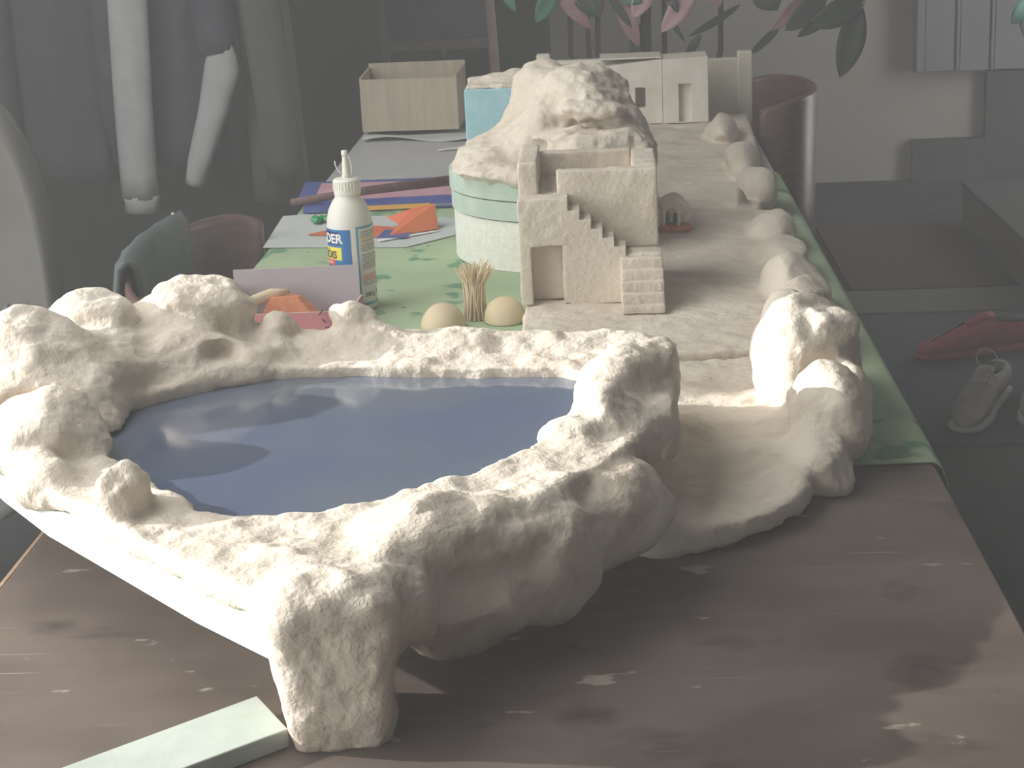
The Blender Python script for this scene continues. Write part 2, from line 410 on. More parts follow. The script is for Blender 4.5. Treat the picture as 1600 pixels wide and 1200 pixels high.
# thin scattering volume added to lift the blacks, standing in for lens glare
hz = bpy.data.materials.new('haze'); hz.use_nodes = True; nt = hz.node_tree; nt.nodes.remove(nt.nodes['Principled BSDF'])
vsn = nt.nodes.new('ShaderNodeVolumeScatter'); vsn.inputs['Color'].default_value = (1, 1, 1, 1); vsn.inputs['Density'].default_value = .041; vsn.inputs['Anisotropy'].default_value = 0
nt.links.new(vsn.outputs[0], nt.nodes['Material Output'].inputs['Volume']); M['haze'] = hz
box('haze', (-2.26, 2.56, -1.66, 7.06, FZ-.06, 1.91), 'haze', kind='stuff', label='thin haze added through the room to lift the blacks like lens glare', cat='haze')
struct('trim_threshold', (.25, 2.5, 4.93, 5.19, FZ, FZ+.012), 'trim_light')

# ================================================================== TABLES AND CLOTH
X0, X1 = -.511, .297
def table(name, label, y0, y1, top, edge, leg):
    t = thing(name, label, 'table', ((X0+X1)/2, (y0+y1)/2, FZ))
    box('tabletop', (X0, X1, y0, y1, -.028, 0), top, t, .002)
    for s, xx in ((0, X0+.02), (1, X1-.045)):
        box('apron', (xx+.01, xx+.03, y0+.05, y1-.05, -.11, -.029), leg, t)
    for xx in (X0+.02, X1-.07):
        for yy in (y0+.03, y1-.08):
            box('leg', (xx, xx+.05, yy, yy+.05, FZ, -.029), leg, t, .004)
    return t
t = table('wooden_table', 'scratched dark brown wooden work table in the foreground', .72, 2.42, 'wood_top', 'wood_edge', 'wood_edge')
box('edge_band', (X0-.004, X0-.0005, .72, 2.42, -.026, -.0005), 'wood_edge', t, label='pale edge trim')  # lighter wood strip along the left table edge
table('white_table', 'pale grey table behind the green cloth, under the cardboard box', 2.43, 3.86, 'table_white', 'table_white', 'metal_dark')

def cloth():
    xs = [(-.521, -.06), (-.520, -.04), (-.516, -.010), (-.512, .0003), (-.505, .0012)]
    xs += [(-.505+i*.08, .0012) for i in range(1, 10)]+[(.285, .0012), (.297, .0010), (.304, -.004), (.309, -.016)]
    xs += [(.312+.045*(i/8)**1.2, -.016-.27*i/8) for i in range(1, 9)]
    ys = np.linspace(1.583, 3.126, 60); V = []; F = []
    for j, y in enumerate(ys):
        for i, (x, z) in enumerate(xs):
            w = max(0, (-z-.01)/.27); a = .012*w
            wy = a*(sin(y*19)+.6*sin(y*43+1)) if x > 0 else 0
            lift = .0004*(1+sin(x*23+y*9)*sin(y*31-x*7)) if z > 0 else 0
            V.append((x+(wy if x > 0 else -wy), y-(.012*w if j == 0 else 0)+.004*sin(x*17+3)*(j == 0), z+lift))
    n = len(xs)
    F = [(j*n+i, j*n+i+1, (j+1)*n+i+1, (j+1)*n+i) for j in range(len(ys)-1) for i in range(n-1)]
    o = mk('tablecloth', V, F, 'cloth', label='pale green spotted cloth draped over the tables, hanging at the right', cat='tablecloth', smooth=True)
    s = o.modifiers.new('thick', 'SOLIDIFY'); s.thickness = .0012; s.offset = 1
cloth()

# ================================================================== POND MODEL (plastered foam)
pond = thing('pond_landscape', 'plastered foam landscape with a blue pond ringed by rocks, on a front pillar', 'model landscape', (-.25, 1.4, 0))
OUT = [(-.222, 1.052), (-.291, 1.12), (-.381, 1.22), (-.446, 1.292), (-.509, 1.375), (-.552, 1.44), (-.575, 1.53), (-.565, 1.62), (-.50, 1.70), (-.40, 1.725), (-.30, 1.735),
       (-.20, 1.737), (-.089, 1.722), (.0, 1.69), (.045, 1.65), (.058, 1.58), (.052, 1.45), (.02, 1.37), (-.01, 1.315), (-.045, 1.25), (-.10, 1.185), (-.15, 1.14), (-.175, 1.08), (-.19, 1.055)]
PON = smooth_poly([(-.434, 1.422), (-.418, 1.371), (-.365, 1.306), (-.329, 1.243), (-.264, 1.209), (-.205, 1.23), (-.151, 1.266), (-.1, 1.313), (-.057, 1.368), (-.045, 1.425), (-.015, 1.52),
                   (-.03, 1.575), (-.09, 1.586), (-.14, 1.583), (-.189, 1.599), (-.274, 1.604), (-.335, 1.602), (-.398, 1.555), (-.443, 1.50), (-.448, 1.46)], 1)
INB = [(-.222, 1.052), (-.291, 1.12), (-.381, 1.22), (-.446, 1.292), (-.509, 1.375), (-.552, 1.44), (-.57, 1.53), (-.56, 1.61), (-.50, 1.69), (-.30, 1.72), (-.089, 1.70), (.02, 1.65), (.03, 1.5), (-.02, 1.38), (-.06, 1.30), (-.13, 1.21), (-.17, 1.15), (-.20, 1.08)]
mk('foam_board', *prism_vf(INB, .066, .0895), 'foam_white', pond, label='pale cut foam edge')
mk('water', *prism_vf([(-.245+(x+.245)*1.03, 1.41+(y-1.41)*1.03) for x, y in PON], .0897, .0975), 'water', pond, label='glossy blue painted pond')
f = Field((-.61, 1.015, -.012), (.095, 1.775, .215), .0034); f.zmin = .0005
crust = np.maximum(f.prism([(x, y) for x, y in OUT], .0895, .108, .006), -(f.prism(PON, 0, .2, .001)-.001))
f.add(crust, 'plaster_crust')
R = lambda c, r, rz=0, seed=1, k=.014, nm='rock', **q: f.add(f.ell(c, r, rz, seed, **q), nm, k)
R((-.235, 1.675, .100), (.30, .035, .022), -.03, None, nm='rim')
R((-.430, 1.668, .110), (.092, .076, .062), .1, 3, k=.012, nm='cliff')
R((-.370, 1.655, .104), (.060, .06, .030), -.1, 29, k=.012, nm='cliff')
R((-.405, 1.612, .098), (.085, .052, .046), .25, 26, k=.014, nm='cliff')
R((-.462, 1.50, .098), (.044, .085, .044), .2, 27, k=.014, nm='cliff')
R((-.392, 1.674, .163), (.052, .034, .018), .15, 4, tilt=-.15, k=.014)
R((-.495, 1.635, .138), (.047, .052, .047), .3, 5)
R((-.522, 1.525, .135), (.058, .062, .062), 0, 6)
R((-.50, 1.535, .105), (.075, .12, .055), -.3, 8, k=.02, nm='cliff')
R((-.472, 1.385, .117), (.058, .052, .040), -.6, 9)
R((-.455, 1.318, .104), (.032, .026, .020), -.7, 10)
R((-.364, 1.228, .118), (.025, .022, .033), .2, 11, k=.006)
R((-.345, 1.245, .100), (.030, .022, .011), .2, 72)
R((-.250, 1.688, .134), (.027, .020, .019), 0, 12, k=.006)
R((-.242, 1.68, .112), (.036, .028, .018), 0, None)
R((-.322, 1.675, .124), (.018, .016, .022), 0, 13, k=.006)
R((.010, 1.515, .099), (.040, .078, .042), -.25, 14)
R((-.002, 1.425, .103), (.036, .048, .034), -.2, 15, k=.01)
R((-.028, 1.388, .103), (.034, .026, .018), .3, 16, k=.008)
R((.043, 1.555, .092), (.022, .055, .050), -.1, 17, k=.008)
R((.049, 1.505, .070), (.014, .022, .034), 0, 18, k=.006)
R((.026, 1.425, .088), (.022, .045, .022), -.4, 28, k=.008)
R((-.140, 1.195, .104), (.042, .034, .021), .5, 19, k=.02)
R((-.191, 1.083, .100), (.034, .034, .024), .6, 20)
f.add(f.rbox((-.191, 1.095, .05), (.038, .046, .062), .016, .12, .14), 'pillar', .012)
R((-.160, 1.142, .068), (.040, .048, .042), .5, 21, nm='rock_face', k=.02)
R((-.114, 1.192, .054), (.058, .046, .050), .7, 22, nm='rock_face', k=.014)
R((-.052, 1.243, .054), (.056, .044, .048), .7, 23, nm='rock_face', k=.014)
R((.000, 1.318, .060), (.040, .062, .042), -.6, 24, nm='rock_face', k=.012)
R((-.10, 1.20, .092), (.06, .03, .018), .75, 25, nm='rock_face')
f.cut(f.ell((-.362, 1.593, .128), (.022, .022, .012)))
f.cut(f.ell((-.500, 1.435, .130), (.024, .022, .014)))
f.cut(f.prism(PON, .05, .0985, .001)-.0005, .003)
f.build(pond, seed=1)

# ================================================================== PATH MODEL
path = thing('path_landscape', 'plastered foam path module with boulders along its right edge', 'model landscape', (.14, 1.62, 0))
f = Field((-.03, 1.335, -.012), (.285, 1.915, .155), .0032); f.zmin = .0018
PTH = smooth_poly([(.02, 1.372), (.052, 1.368), (.126, 1.405), (.168, 1.462), (.178, 1.53), (.205, 1.585), (.236, 1.68), (.25, 1.80), (.247, 1.888), (.0, 1.888), (-.005, 1.75), (-.005, 1.55), (.005, 1.42)], 1)
f.add(f.prism(PTH, .002, .026, .008), 'path_slab')
R = lambda c, r, rz=0, seed=1, k=.014, nm='rock', **q: f.add(f.ell(c, r, rz, seed, **q), nm, k)
R((.014, 1.432, .034), (.028, .026, .022), 0, 31, k=.006)
R((.036, 1.405, .016), (.030, .034, .030), .3, 32)
R((.200, 1.605, .045), (.038, .062, .052), .1, 33, k=.006)
R((.195, 1.735, .064), (.055, .068, .066), .1, 34, k=.006)
R((.183, 1.775, .098), (.034, .036, .030), .2, 39, k=.005)
R((.215, 1.715, .095), (.030, .034, .030), -.2, 40, k=.005)
R((.206, 1.83, .045), (.045, .055, .060), .1, 35, k=.006)
R((.228, 1.665, .032), (.020, .060, .048), .12, 36, k=.008)
R((.240, 1.775, .036), (.019, .066, .052), .1, 37, k=.008)
R((.186, 1.545, .018), (.030, .052, .034), .35, 38, k=.01)
f.build(path, seed=2)

# ================================================================== HOUSE TERRACE
terr = thing('terrace_landscape', 'flat plastered terrace module under the stepped house, boulders at its edge', 'model landscape', (.08, 2.27, 0))
f = Field((-.125, 1.86, -.012), (.295, 2.68, .11), .0038); f.zmin = .0042
TER = [(-.104, 1.895), (.235, 1.895), (.25, 2.1), (.26, 2.4), (.264, 2.657), (.064, 2.657), (.064, 2.372), (-.104, 2.372)]
f.add(f.prism(TER, .0045, .030, .003), 'terrace_slab')
R = lambda c, r, rz=0, seed=1, k=.005, nm='rock', **q: f.add(f.ell(c, r, rz, seed, **q), nm, k)
R((.214, 1.985, .042), (.044, .080, .046), .05, 41)
R((.228, 2.150, .032), (.043, .085, .044), .05, 42)
R((.228, 2.335, .028), (.040, .085, .036), .0, 43)
R((.232, 2.520, .026), (.037, .082, .032), .0, 44)
f.build(terr, seed=3, amp=(.0022, .0014, .0007))

# ================================================================== REAR TERRACE
rear = thing('rear_terrace_landscape', 'plastered rear terrace module in front of the long flat-roofed houses', 'model landscape', (.17, 3.15, 0))
f = Field((.02, 2.64, -.012), (.33, 3.67, .10), .0042); f.zmin = .0042
f.add(f.prism([(.064, 2.665), (.232, 2.665), (.262, 3.0), (.278, 3.3), (.292, 3.64), (.03, 3.645), (.064, 2.9)], .0045, .030, .003), 'terrace_slab')
R((.238, 2.790, .038), (.033, .075, .040), .1, 51)
R((.198, 2.705, .036), (.015, .030, .020), .1, 52, k=.006)
R((.232, 3.010, .036), (.036, .125, .036), -.02, 53)
R((.216, 3.350, .042), (.034, .105, .032), -.05, 54)
f.build(rear, seed=4, amp=(.0022, .0014, .0007))

# ================================================================== STEPPED HOUSE
hs = thing('stepped_house', 'white plaster model house with outside stairs, doorway and walled roof terrace', 'model house', (-.02, 2.19, .0315))
Z0 = .0315
rough_box('house_body', (-.107, .062, 2.156, 2.29, Z0, .16), 'plaster', hs, seed=1)
# landing block with the doorway: two jambs, lintel, recessed door
rough_box('door_jamb', (-.107, -.0935, 2.117, 2.156, Z0, .1045), 'plaster', hs, seed=2, bw=.0006)
rough_box('door_jamb', (-.055, -.047, 2.117, 2.156, Z0, .1045), 'plaster', hs, seed=3, bw=.0006)
rough_box('landing', (-.107, -.047, 2.117, 2.156, .104, .161), 'plaster', hs, seed=4, bw=.0008)
rough_box('door', (-.095, -.054, 2.140, 2.1555, Z0, .106), 'plaster', hs, seed=5, amp=.0006)
sw = [(-.0475, Z0)]
for i in range(5): sw += [(-.0475+.0137*i, .1465-.0115*i), (-.0475+.0137*(i+1), .1465-.0115*i)]
sw += [(.0215, Z0)]
V = [(x, y, z) for y in (2.1155, 2.1215) for x, z in sw]; n = len(sw)
mk('stair_wall', V, [tuple(range(n-1, -1, -1))[::-1], tuple(range(2*n-1, n-1, -1))]+[(i, n+i, n+(i+1) % n, (i+1) % n) for i in range(n)], 'plaster', hs)
for i in range(5):
    a = -.0475+.0137*i
    rough_box('step', (a, a+.0142, 2.120, 2.156, Z0, .1463-.0115*i), 'plaster', hs, seed=6+i, amp=.0008, bw=.0012)
rough_box('landing', (.0205, .0655, 2.117, 2.156, Z0, .0905), 'plaster', hs, seed=12, bw=.0015)
for i in range(5):
    rough_box('step', (.0145, .0655, 2.117-.0125*(i+1), 2.1175-.0125*i, Z0, .0875-.0115*i), 'plaster', hs, seed=20+i, amp=.0008, bw=.0014)
rough_box('parapet', (-.107, -.084, 2.152, 2.29, .1595, .200), 'plaster', hs, seed=30)
rough_box('parapet', (-.060, .062, 2.1530, 2.172, .092, .1885), 'plaster', hs, seed=31)
rough_box('parapet', (.032, .062, 2.172, 2.29, .1595, .190), 'plaster', hs, seed=32)
rough_box('parapet', (-.084, .032, 2.274, 2.29, .1595, .192), 'plaster', hs, seed=33)

# ================================================================== HILL ON ROUND FOAM BASE
hill = thing('plaster_hill', 'lumpy plaster hill on a round base of layered foam, behind the stepped house', 'model hill', (-.07, 2.57, 0))
def dshape(r, cx=-.048, cy=2.568, xm=.052):
    return [p for p in ((cx+r*cos(a), cy+r*sin(a)) for a in np.linspace(0, 2*pi, 72, endpoint=False)) if p[0] < xm]
mk('styrofoam_base', *prism_vf(dshape(.174), .0035, .0735), 'styrofoam', hill, label='white grainy styrofoam base')
mk('foam_layer', *prism_vf(dshape(.177), .0755, .102), 'foam_green', hill, label='grey-green foam layer')
mk('foam_layer', *prism_vf(dshape(.179), .104, .130), 'foam_green', hill, label='grey-green foam layer')
mk('dark_seam', *prism_vf(dshape(.1735), .0734, .1041), 'lab_ink', hill)  # near-black disc closing the gaps between the foam layers
f = Field((-.26, 2.35, .028), (.115, 2.80, .305), .0036)
R = lambda c, r, rz=0, seed=1, k=.02, nm='hill_lump', **q: f.add(f.ell(c, r, rz, seed, **q), nm, k)
R((-.060, 2.60, .135), (.128, .135, .115), 0, 61, k=.03)
R((-.030, 2.57, .222), (.070, .075, .048), .3, 62, k=.014)
R((-.085, 2.625, .224), (.052, .06, .046), 0, 63, k=.014)
R((-.165, 2.57, .136), (.064, .125, .026), 0, 64, k=.03)
R((-.115, 2.43, .136), (.095, .045, .020), -.3, 65, k=.02)
R((.012, 2.545, .170), (.048, .09, .055), 0, 66, k=.02)
R((.036, 2.52, .110), (.034, .10, .080), 0, 67, k=.03)
R((-.01, 2.46, .160), (.078, .05, .03), .1, 68, k=.012)
R((-.015, 2.50, .212), (.052, .04, .018), .2, 69, k=.008)
R((-.055, 2.485, .178), (.05, .03, .014), -.2, 70, k=.006)
f.cut(f.ell((.0, 2.478, .196), (.035, .02, .008), .1), .006)
f.build(hill, seed=5, amp=(.006, .004, .0022), sc=(.05, .018, .008))

blue = thing('foam_block', 'light blue foam block with a plastered top, left of the hill', 'foam block', (-.16, 2.81, .0))
box('block', (-.214, -.100, 2.752, 2.87, .0035, .214), 'foam_blue', blue, .002)
f = Field((-.235, 2.735, .2), (-.08, 2.89, .25), .0035)
f.add(f.rbox((-.157, 2.811, .2165), (.056, .058, .006), .004), 'plaster_cap')
f.add(f.ell((-.15, 2.82, .218), (.045, .045, .018), 0, 71), 'plaster_cap', .01)
f.build(blue, seed=6)

# ================================================================== REAR HOUSES AND BACKING BOARD
row = thing('house_row', 'long flat-roofed grey plaster house row with window openings at the back', 'model house', (.1, 3.58, .031))
row_z = .0312
def recessed(name, x0, x1, y0, y1, z0, z1, holes, m, parent, tz=0):
    """wall block whose front has openings (xa, xb, za, zb, depth)"""
    xs = sorted({x0, x1, *[h[0] for h in holes], *[h[1] for h in holes]}); zs = sorted({z0, z1, *[h[2] for h in holes], *[h[3] for h in holes]})
    bm = bmesh.new()
    dep = {}
    for i in range(len(xs)-1):
        for j in range(len(zs)-1):
            cx, cz = (xs[i]+xs[i+1])/2, (zs[j]+zs[j+1])/2
            dep[i, j] = next((h[4] for h in holes if h[0] < cx < h[1] and h[2] < cz < h[3]), 0)
    def q(*p): bm.faces.new([bm.verts.new(v) for v in p])
    for (i, j), d in dep.items():
        a, b, c, e = xs[i], xs[i+1], zs[j], zs[j+1]; y = y0+d
        q((a, y, c), (b, y, c), (b, y, e), (a, y, e))
        for di, dj, p in ((-1, 0, ((a, c), (a, e))), (1, 0, ((b, e), (b, c))), (0, -1, ((b, c), (a, c))), (0, 1, ((a, e), (b, e)))):
            d2 = dep.get((i+di, j+dj), None)
            if d2 is None: d2 = y1-y0
            if d2 > d: q((p[0][0], y, p[0][1]), (p[1][0], y, p[1][1]), (p[1][0], y0+d2, p[1][1]), (p[0][0], y0+d2, p[0][1]))
    q((x1, y1, z0), (x0, y1, z0), (x0, y1, z1), (x1, y1, z1))
    bmesh.ops.remove_doubles(bm, verts=bm.verts[:], dist=1e-5); bmesh.ops.recalc_face_normals(bm, faces=bm.faces[:])
    bm.verts.index_update(); V = np.array([v.co[:] for v in bm.verts]); F = [[v.index for v in g.verts] for g in bm.faces]; bm.free()
    V[:, 2] += np.where(V[:, 2] > z1-1e-5, (V[:, 0]-x0)*tz, 0)
    return mk(name, V, F, m, parent)
o = recessed('house', -.005, .116, 3.545, 3.635, row_z, .146, [(.063, .083, .063, .103, .04), (.034, .052, .062, .101, .012)], 'plaster_grey', row, .09)
bevel(o, .0015)
o = recessed('house', .1168, .206, 3.540, 3.635, row_z, .157, [(.148, .173, row_z+.002, .108, .014)], 'plaster_grey', row, .03)
bevel(o, .0015)
box('roof_slab', (-.005, .116, 3.55, 3.64, .1585, .1615), 'plaster_grey', row, .001)
box('window_back', (.06, .086, 3.586, 3.59, .06, .106), 'lab_ink', row, label='black panel painted as the shade in the window opening')  # shade inside the opening, put in as a black panel
bd = thing('backing_board', 'cream foam board with raised corner posts standing behind the house row', 'foam board', (.085, 3.72, 0))
box('panel', (-.135, .305, 3.70, 3.722, .0005, .135), 'cream_board', bd, .002)
box('corner_post', (-.1355, -.108, 3.697, 3.726, .0005, .158), 'cream_board', bd, .003)
box('corner_post', (.276, .3055, 3.697, 3.726, .0005, .1485), 'cream_board', bd, .003)
box('raised_rail', (-.108, .0, 3.699, 3.724, .135, .1435), 'cream_board', bd, .002)

# ================================================================== SHEEP
sh = thing('sheep_figurine', 'small cream sheep figurine grazing on an orange clay base', 'figurine', (.097, 2.525, .0305))
v, q = lathe([(.020, 0), (.0235, .002), (.0235, .006), (.020, .0085)], 20, (.097, 2.525, .0315))
v = [(.097+(a-.097)*1.05, 2.525+(b-2.525)*.8, c) for a, b, c in v]
mk('clay_base', v, q, 'terracotta', sh, smooth=True)
f = Field((.06, 2.49, .036), (.135, 2.56, .09), .0012)
A = lambda c, r, rz=0, tilt=0, k=.006: f.add(f.ell(c, r, rz, tilt=tilt), 'plaster_crust', k, 'sheep')
A((.093, 2.525, .066), (.0145, .0095, .0105), 0, .25)
A((.105, 2.524, .060), (.008, .0065, .009), 0, .9)
A((.112, 2.523, .050), (.0048, .004, .0075), 0, -.5, .004)
A((.109, 2.518, .055), (.003, .0022, .0015), 0, .4, .002); A((.109, 2.529, .055), (.003, .0022, .0015), 0, .4, .002)
for lx, ly in ((.084, 2.519), (.084, 2.531), (.101, 2.519), (.101, 2.531)):
    A((lx, ly, .05), (.0026, .0026, .012), 0, 0, .003)
A((.079, 2.525, .068), (.003, .0025, .006), 0, .3, .003)
V_, Q_, _, N_ = f.mesh(amp=(.0006, .0005), sc=(.004, .002), seed=9)
V_ = np.array([.097, 2.525, .04])+(V_-np.array([.097, 2.525, .04]))*1.25
mk('sheep_body', V_, Q_, 'sheep', sh, smooth=True)
mk('filler', *tube([(.086, 2.526, .039), (.086, 2.526, .058)], [(.004, .003), (.003, .003)], 8), 'teal', sh, label='dark teal support between the legs')  # dark teal pieces filling the gap between the legs
mk('filler', *tube([(.098, 2.526, .039), (.098, 2.526, .056)], [(.0045, .003), (.003, .003)], 8), 'teal', sh, label='dark teal support between the legs')

# ================================================================== GLUE BOTTLE
BX, BY = -.331, 2.247; BZ = .0032; BR = .0295
bt = thing('glue_bottle', 'white plastic wood glue bottle with blue and yellow label, nozzle cap', 'bottle', (BX, BY, BZ))
mk('bottle_body', *lathe([(.026, 0), (.0288, .002), (BR, .006), (BR, .112), (.0285, .120), (.026, .130), (.021, .140), (.0175, .1445), (.0165, .147), (.0165, .150)], 40, (BX, BY, BZ)), 'bottle', bt, smooth=True)
cp = mk('cap', *lathe([(.0165, .150), (.0172, .1505), (.0172, .155), (.0176, .1555), (.0172, .168), (.0158, .1698), (.0055, .171)], 40, (BX, BY, BZ)), 'cap', bt, smooth=False)
mk('nozzle', *lathe([(.0058, .1702), (.0052, .176), (.0034, .198), (.0033, .1985)], 18, (BX, BY, BZ)), 'cap', bt, smooth=True)
mk('nozzle_tip', *lathe([(.0040, .1987), (.0043, .1995), (.0042, .2045), (.0036, .2055)], 18, (BX, BY, BZ)), 'cap', bt, smooth=True)
mk('tether', *tube([(BX-.0125+.0005*0, BY-.004, BZ+.1995-.001*0) if 0 else (BX-.0125, BY-.004, BZ+.193), (BX-.0125, BY-.004, BZ+.189), (BX-.0105, BY-.004, BZ+.183), (BX-.0075, BY-.004, BZ+.179), (BX-.004, BY-.003, BZ+.176)], [.0008]*5, 6), 'cap', bt, smooth=True)
mk('tether', *tube([(BX+.0035, BY-.001, BZ+.200), (BX+.0065, BY-.001, BZ+.195), (BX+.008, BY-.001, BZ+.187), (BX+.0075, BY-.001, BZ+.178), (BX+.006, BY-.001, BZ+.171)], [.0008]*5, 6), 'cap', bt, smooth=True)
for k in range(28):
    a = 2*pi*k/28; c_, s_ = cos(a), sin(a)
    mk('cap_rib', *tube([(BX+.0175*c_, BY+.0175*s_, BZ+.157), (BX+.0173*c_, BY+.0173*s_, BZ+.167)], [.0007, .0007], 5), 'cap', cp)
def wrap(a0, a1, z0, z1, lift):
    """patch on the bottle between angles (degrees, 0 = towards the camera, + = right)"""
    n = max(2, int(abs(a1-a0)/5)+1); r = BR+lift; V = []
    for z in (z0, z1):
        for i in range(n):
            a = radians(a0+(a1-a0)*i/(n-1)); V.append((BX+r*sin(a), BY-r*cos(a), BZ+z))
    return V, [(i, i+1, n+i+1, n+i) for i in range(n-1)]
def decal(name, a0, a1, z0, z1, m, lift=.0003, **k): return mk(name, *wrap(a0, a1, z0, z1, lift), m, bt, smooth=True, **k)
def wrap_text(name, s, size, a0, z, m, bold=0):
    cu = bpy.data.curves.new(name, 'FONT'); cu.body = s; cu.size = size; cu.offset = bold
    o = bpy.data.objects.new(name, cu); COL.objects.link(o); dg = bpy.context.evaluated_depsgraph_get()
    me = o.evaluated_get(dg).to_mesh(); V = [tuple(v.co) for v in me.vertices]; F = [tuple(p.vertices) for p in me.polygons]
    o.evaluated_get(dg).to_mesh_clear(); bpy.data.objects.remove(o); r = BR+.0008
    W = []
    for x, y, _ in V:
        a = radians(a0)+x/r; W.append((BX+r*sin(a), BY-r*cos(a), BZ+z+y))
    return mk(name, W, F, m, bt)
decal('front_label', -120, 8, .012, .1085, 'lab_blue')
decal('name_panel', -110, -22, .089, .1055, 'lab_navy', .0005)
wrap_text('lettering', 'SADER', .0165, -106, .0912, 'lab_white', .0005)
decal('yellow_panel', -110, -17, .069, .0855, 'lab_yellow', .0005)
wrap_text('lettering', 'BOIS', .0135, -84, .0712, 'lab_ink', .0004)
wrap_text('lettering', 'à', .006, -60, .0815, 'lab_ink')
decal('red_panel', -90, -38, .062, .0695, 'lab_red', .0006)
wrap_text('lettering', 'rapide', .006, -74, .0640, 'lab_white')
decal('label_picture', -90, -26, .040, .0585, 'lab_brown', .0005)
decal('label_border', 22, 27, .008, .1115, 'lab_cyan', .0004)
decal('label_border', 22, 130, .1085, .1115, 'lab_cyan', .0004)
decal('label_border', 27, 130, .008, .0115, 'lab_cyan', .0004)
rt = random.Random(3)
for k in range(24):
    z = .104-.0030*k
    if k in (9, 17, 18): continue
    mm = 'lab_orange' if k in (3, 5) else 'lab_red' if k in (19, 20, 21) else 'lab_grey'
    decal('text_line', 33, 118 if k % 5 else 92, z-.0006, z+.0006, mm, .0004)
wrap_text('lettering', '250 g', .0075, 36, .0195, 'lab_ink', .0002)
wrap_text('lettering', 'e', .0085, 74, .0215, 'lab_ink', .0002)

# ================================================================== PINK BOX AND ITS CONTENTS
pb = thing('open_card_box', 'open cardboard tray, lilac inside with a pink front, left of the glue bottle', 'box', (-.40, 2.14, .0035))
def panel(name, a, b, z0, z1, th, m1, m2, parent, lean=0):
    """upright card from a to b (xy); front material m1, back m2"""
    a = Vector((*a, 0)); b = Vector((*b, 0)); d = (b-a).normalized(); n = Vector((d.y, -d.x, 0))
    V = []
    for z in (z0, z1):
        ln = n*(lean*(z-z0))
        for p, q in ((a, 1), (b, 1), (b, -1), (a, -1)): V.append(tuple(p+n*(q*th/2)+ln+Vector((0, 0, z))))
    F = [(0, 1, 5, 4), (2, 3, 7, 6), (1, 2, 6, 5), (3, 0, 4, 7), (4, 5, 6, 7), (3, 2, 1, 0)]
    return mk(name, V, F, m1, parent, mats=[m2, 'cardboard'], fm=[0, 1, 2, 2, 2, 2])
panel('back_panel', (-.478, 2.200), (-.318, 2.207), .004, .068, .003, 'lilac_card', 'pink_card', pb, -.05)
panel('front_panel', (-.476, 2.085), (-.325, 2.090), .004, .0385, .003, 'pink_card', 'lilac_card', pb)
panel('side_panel', (-.316, 2.205), (-.323, 2.092), .004, .030, .003, 'lilac_card', 'pink_card', pb)
panel('side_panel', (-.478, 2.088), (-.480, 2.198), .004, .050, .003, 'lilac_card', 'pink_card', pb)
mk('floor_panel', *prism_vf([(-.476, 2.087), (-.325, 2.092), (-.319, 2.203), (-.477, 2.198)], .0035, .006), 'lilac_card', pb)
v, q = prism_vf([(-.445, 2.15), (-.36, 2.15), (-.352, 2.17), (-.40, 2.192), (-.44, 2.19)], .0065, .040)
mk('orange_scrap', [(a+(c > .01)*(-.412-a)*.6, b+(c > .01)*(2.172-b)*.5, c) for a, b, c in v], q, 'terracotta', label='crumpled orange scrap lying inside the lilac tray', cat='paper scrap')
mk('foil_scrap', *tube([(-.462, 2.180, .016), (-.450, 2.175, .034), (-.425, 2.172, .044), (-.402, 2.172, .046)], [(.006, .003), (.009, .004), (.007, .004), (.003, .002)], 8, fold=.2), 'beige', label='beige crumpled scrap behind the orange one in the tray', cat='scrap', smooth=True)
for i, (p0, p1) in enumerate((((-.352, 2.083, .036), (-.347, 2.082, .042)), ((-.349, 2.083, .031), (-.344, 2.082, .026)), ((-.346, 2.083, .020), (-.341, 2.082, .021)))):
    mk('ink_mark', *tube([p0, p1], [.0009, .0009], 5), 'lab_ink', pb)

# ================================================================== STRAW BUNDLE, HALF BALLS
rs = random.Random(5); V = []; F = []
for i in range(110):
    a = rs.random()*2*pi; r = .013*math.sqrt(rs.random()); h = .058+rs.random()*.016; sp = .9+rs.random()*.7; tw = rs.uniform(-.5, .5)
    pts = []
    for k in range(5):
        u = k/4; rr = r*(1-.35*sin(pi*u)*.8+(.45*sp if k == 4 else .15*u)); aa = a+tw*u
        pts.append((-.168+rr*1.25*cos(aa), 2.165+rr*sin(aa), .0035+h*u))
    v, q = tube(pts, [.0008, .0008, .0008, .0008, .0006], 4, cap=False); F += [[x+len(V) for x in g] for g in q]; V += v
sb = thing('straw_bundle', 'standing bundle of pale straw strands between two beige domes', 'straw bundle', (-.168, 2.165, .0035))
mk('straw', V, F, 'straw', sb, kind='stuff')
for (x, y, r, hh, lab) in ((-.206, 2.128, .0275, .031, 'beige half ball lying flat, the left of the two beside the straw bundle'), (-.131, 2.150, .0265, .031, 'beige half ball between the straw bundle and the white terrace')):
    pr = [(r*.985, 0), (r, .002)]+[(r*cos(a), .002+(hh-.002)*sin(a)) for a in np.linspace(.1, 1.5, 9)]
    v, q = lathe(pr, 28, (x, y, .0036)); P = np.array(v); P += (.0008*noise3(P/.02, 2))[:, None]*np.array([1, 1, 0])
    mk('half_ball', P, q, 'beige', label=lab, cat='dome', smooth=True)

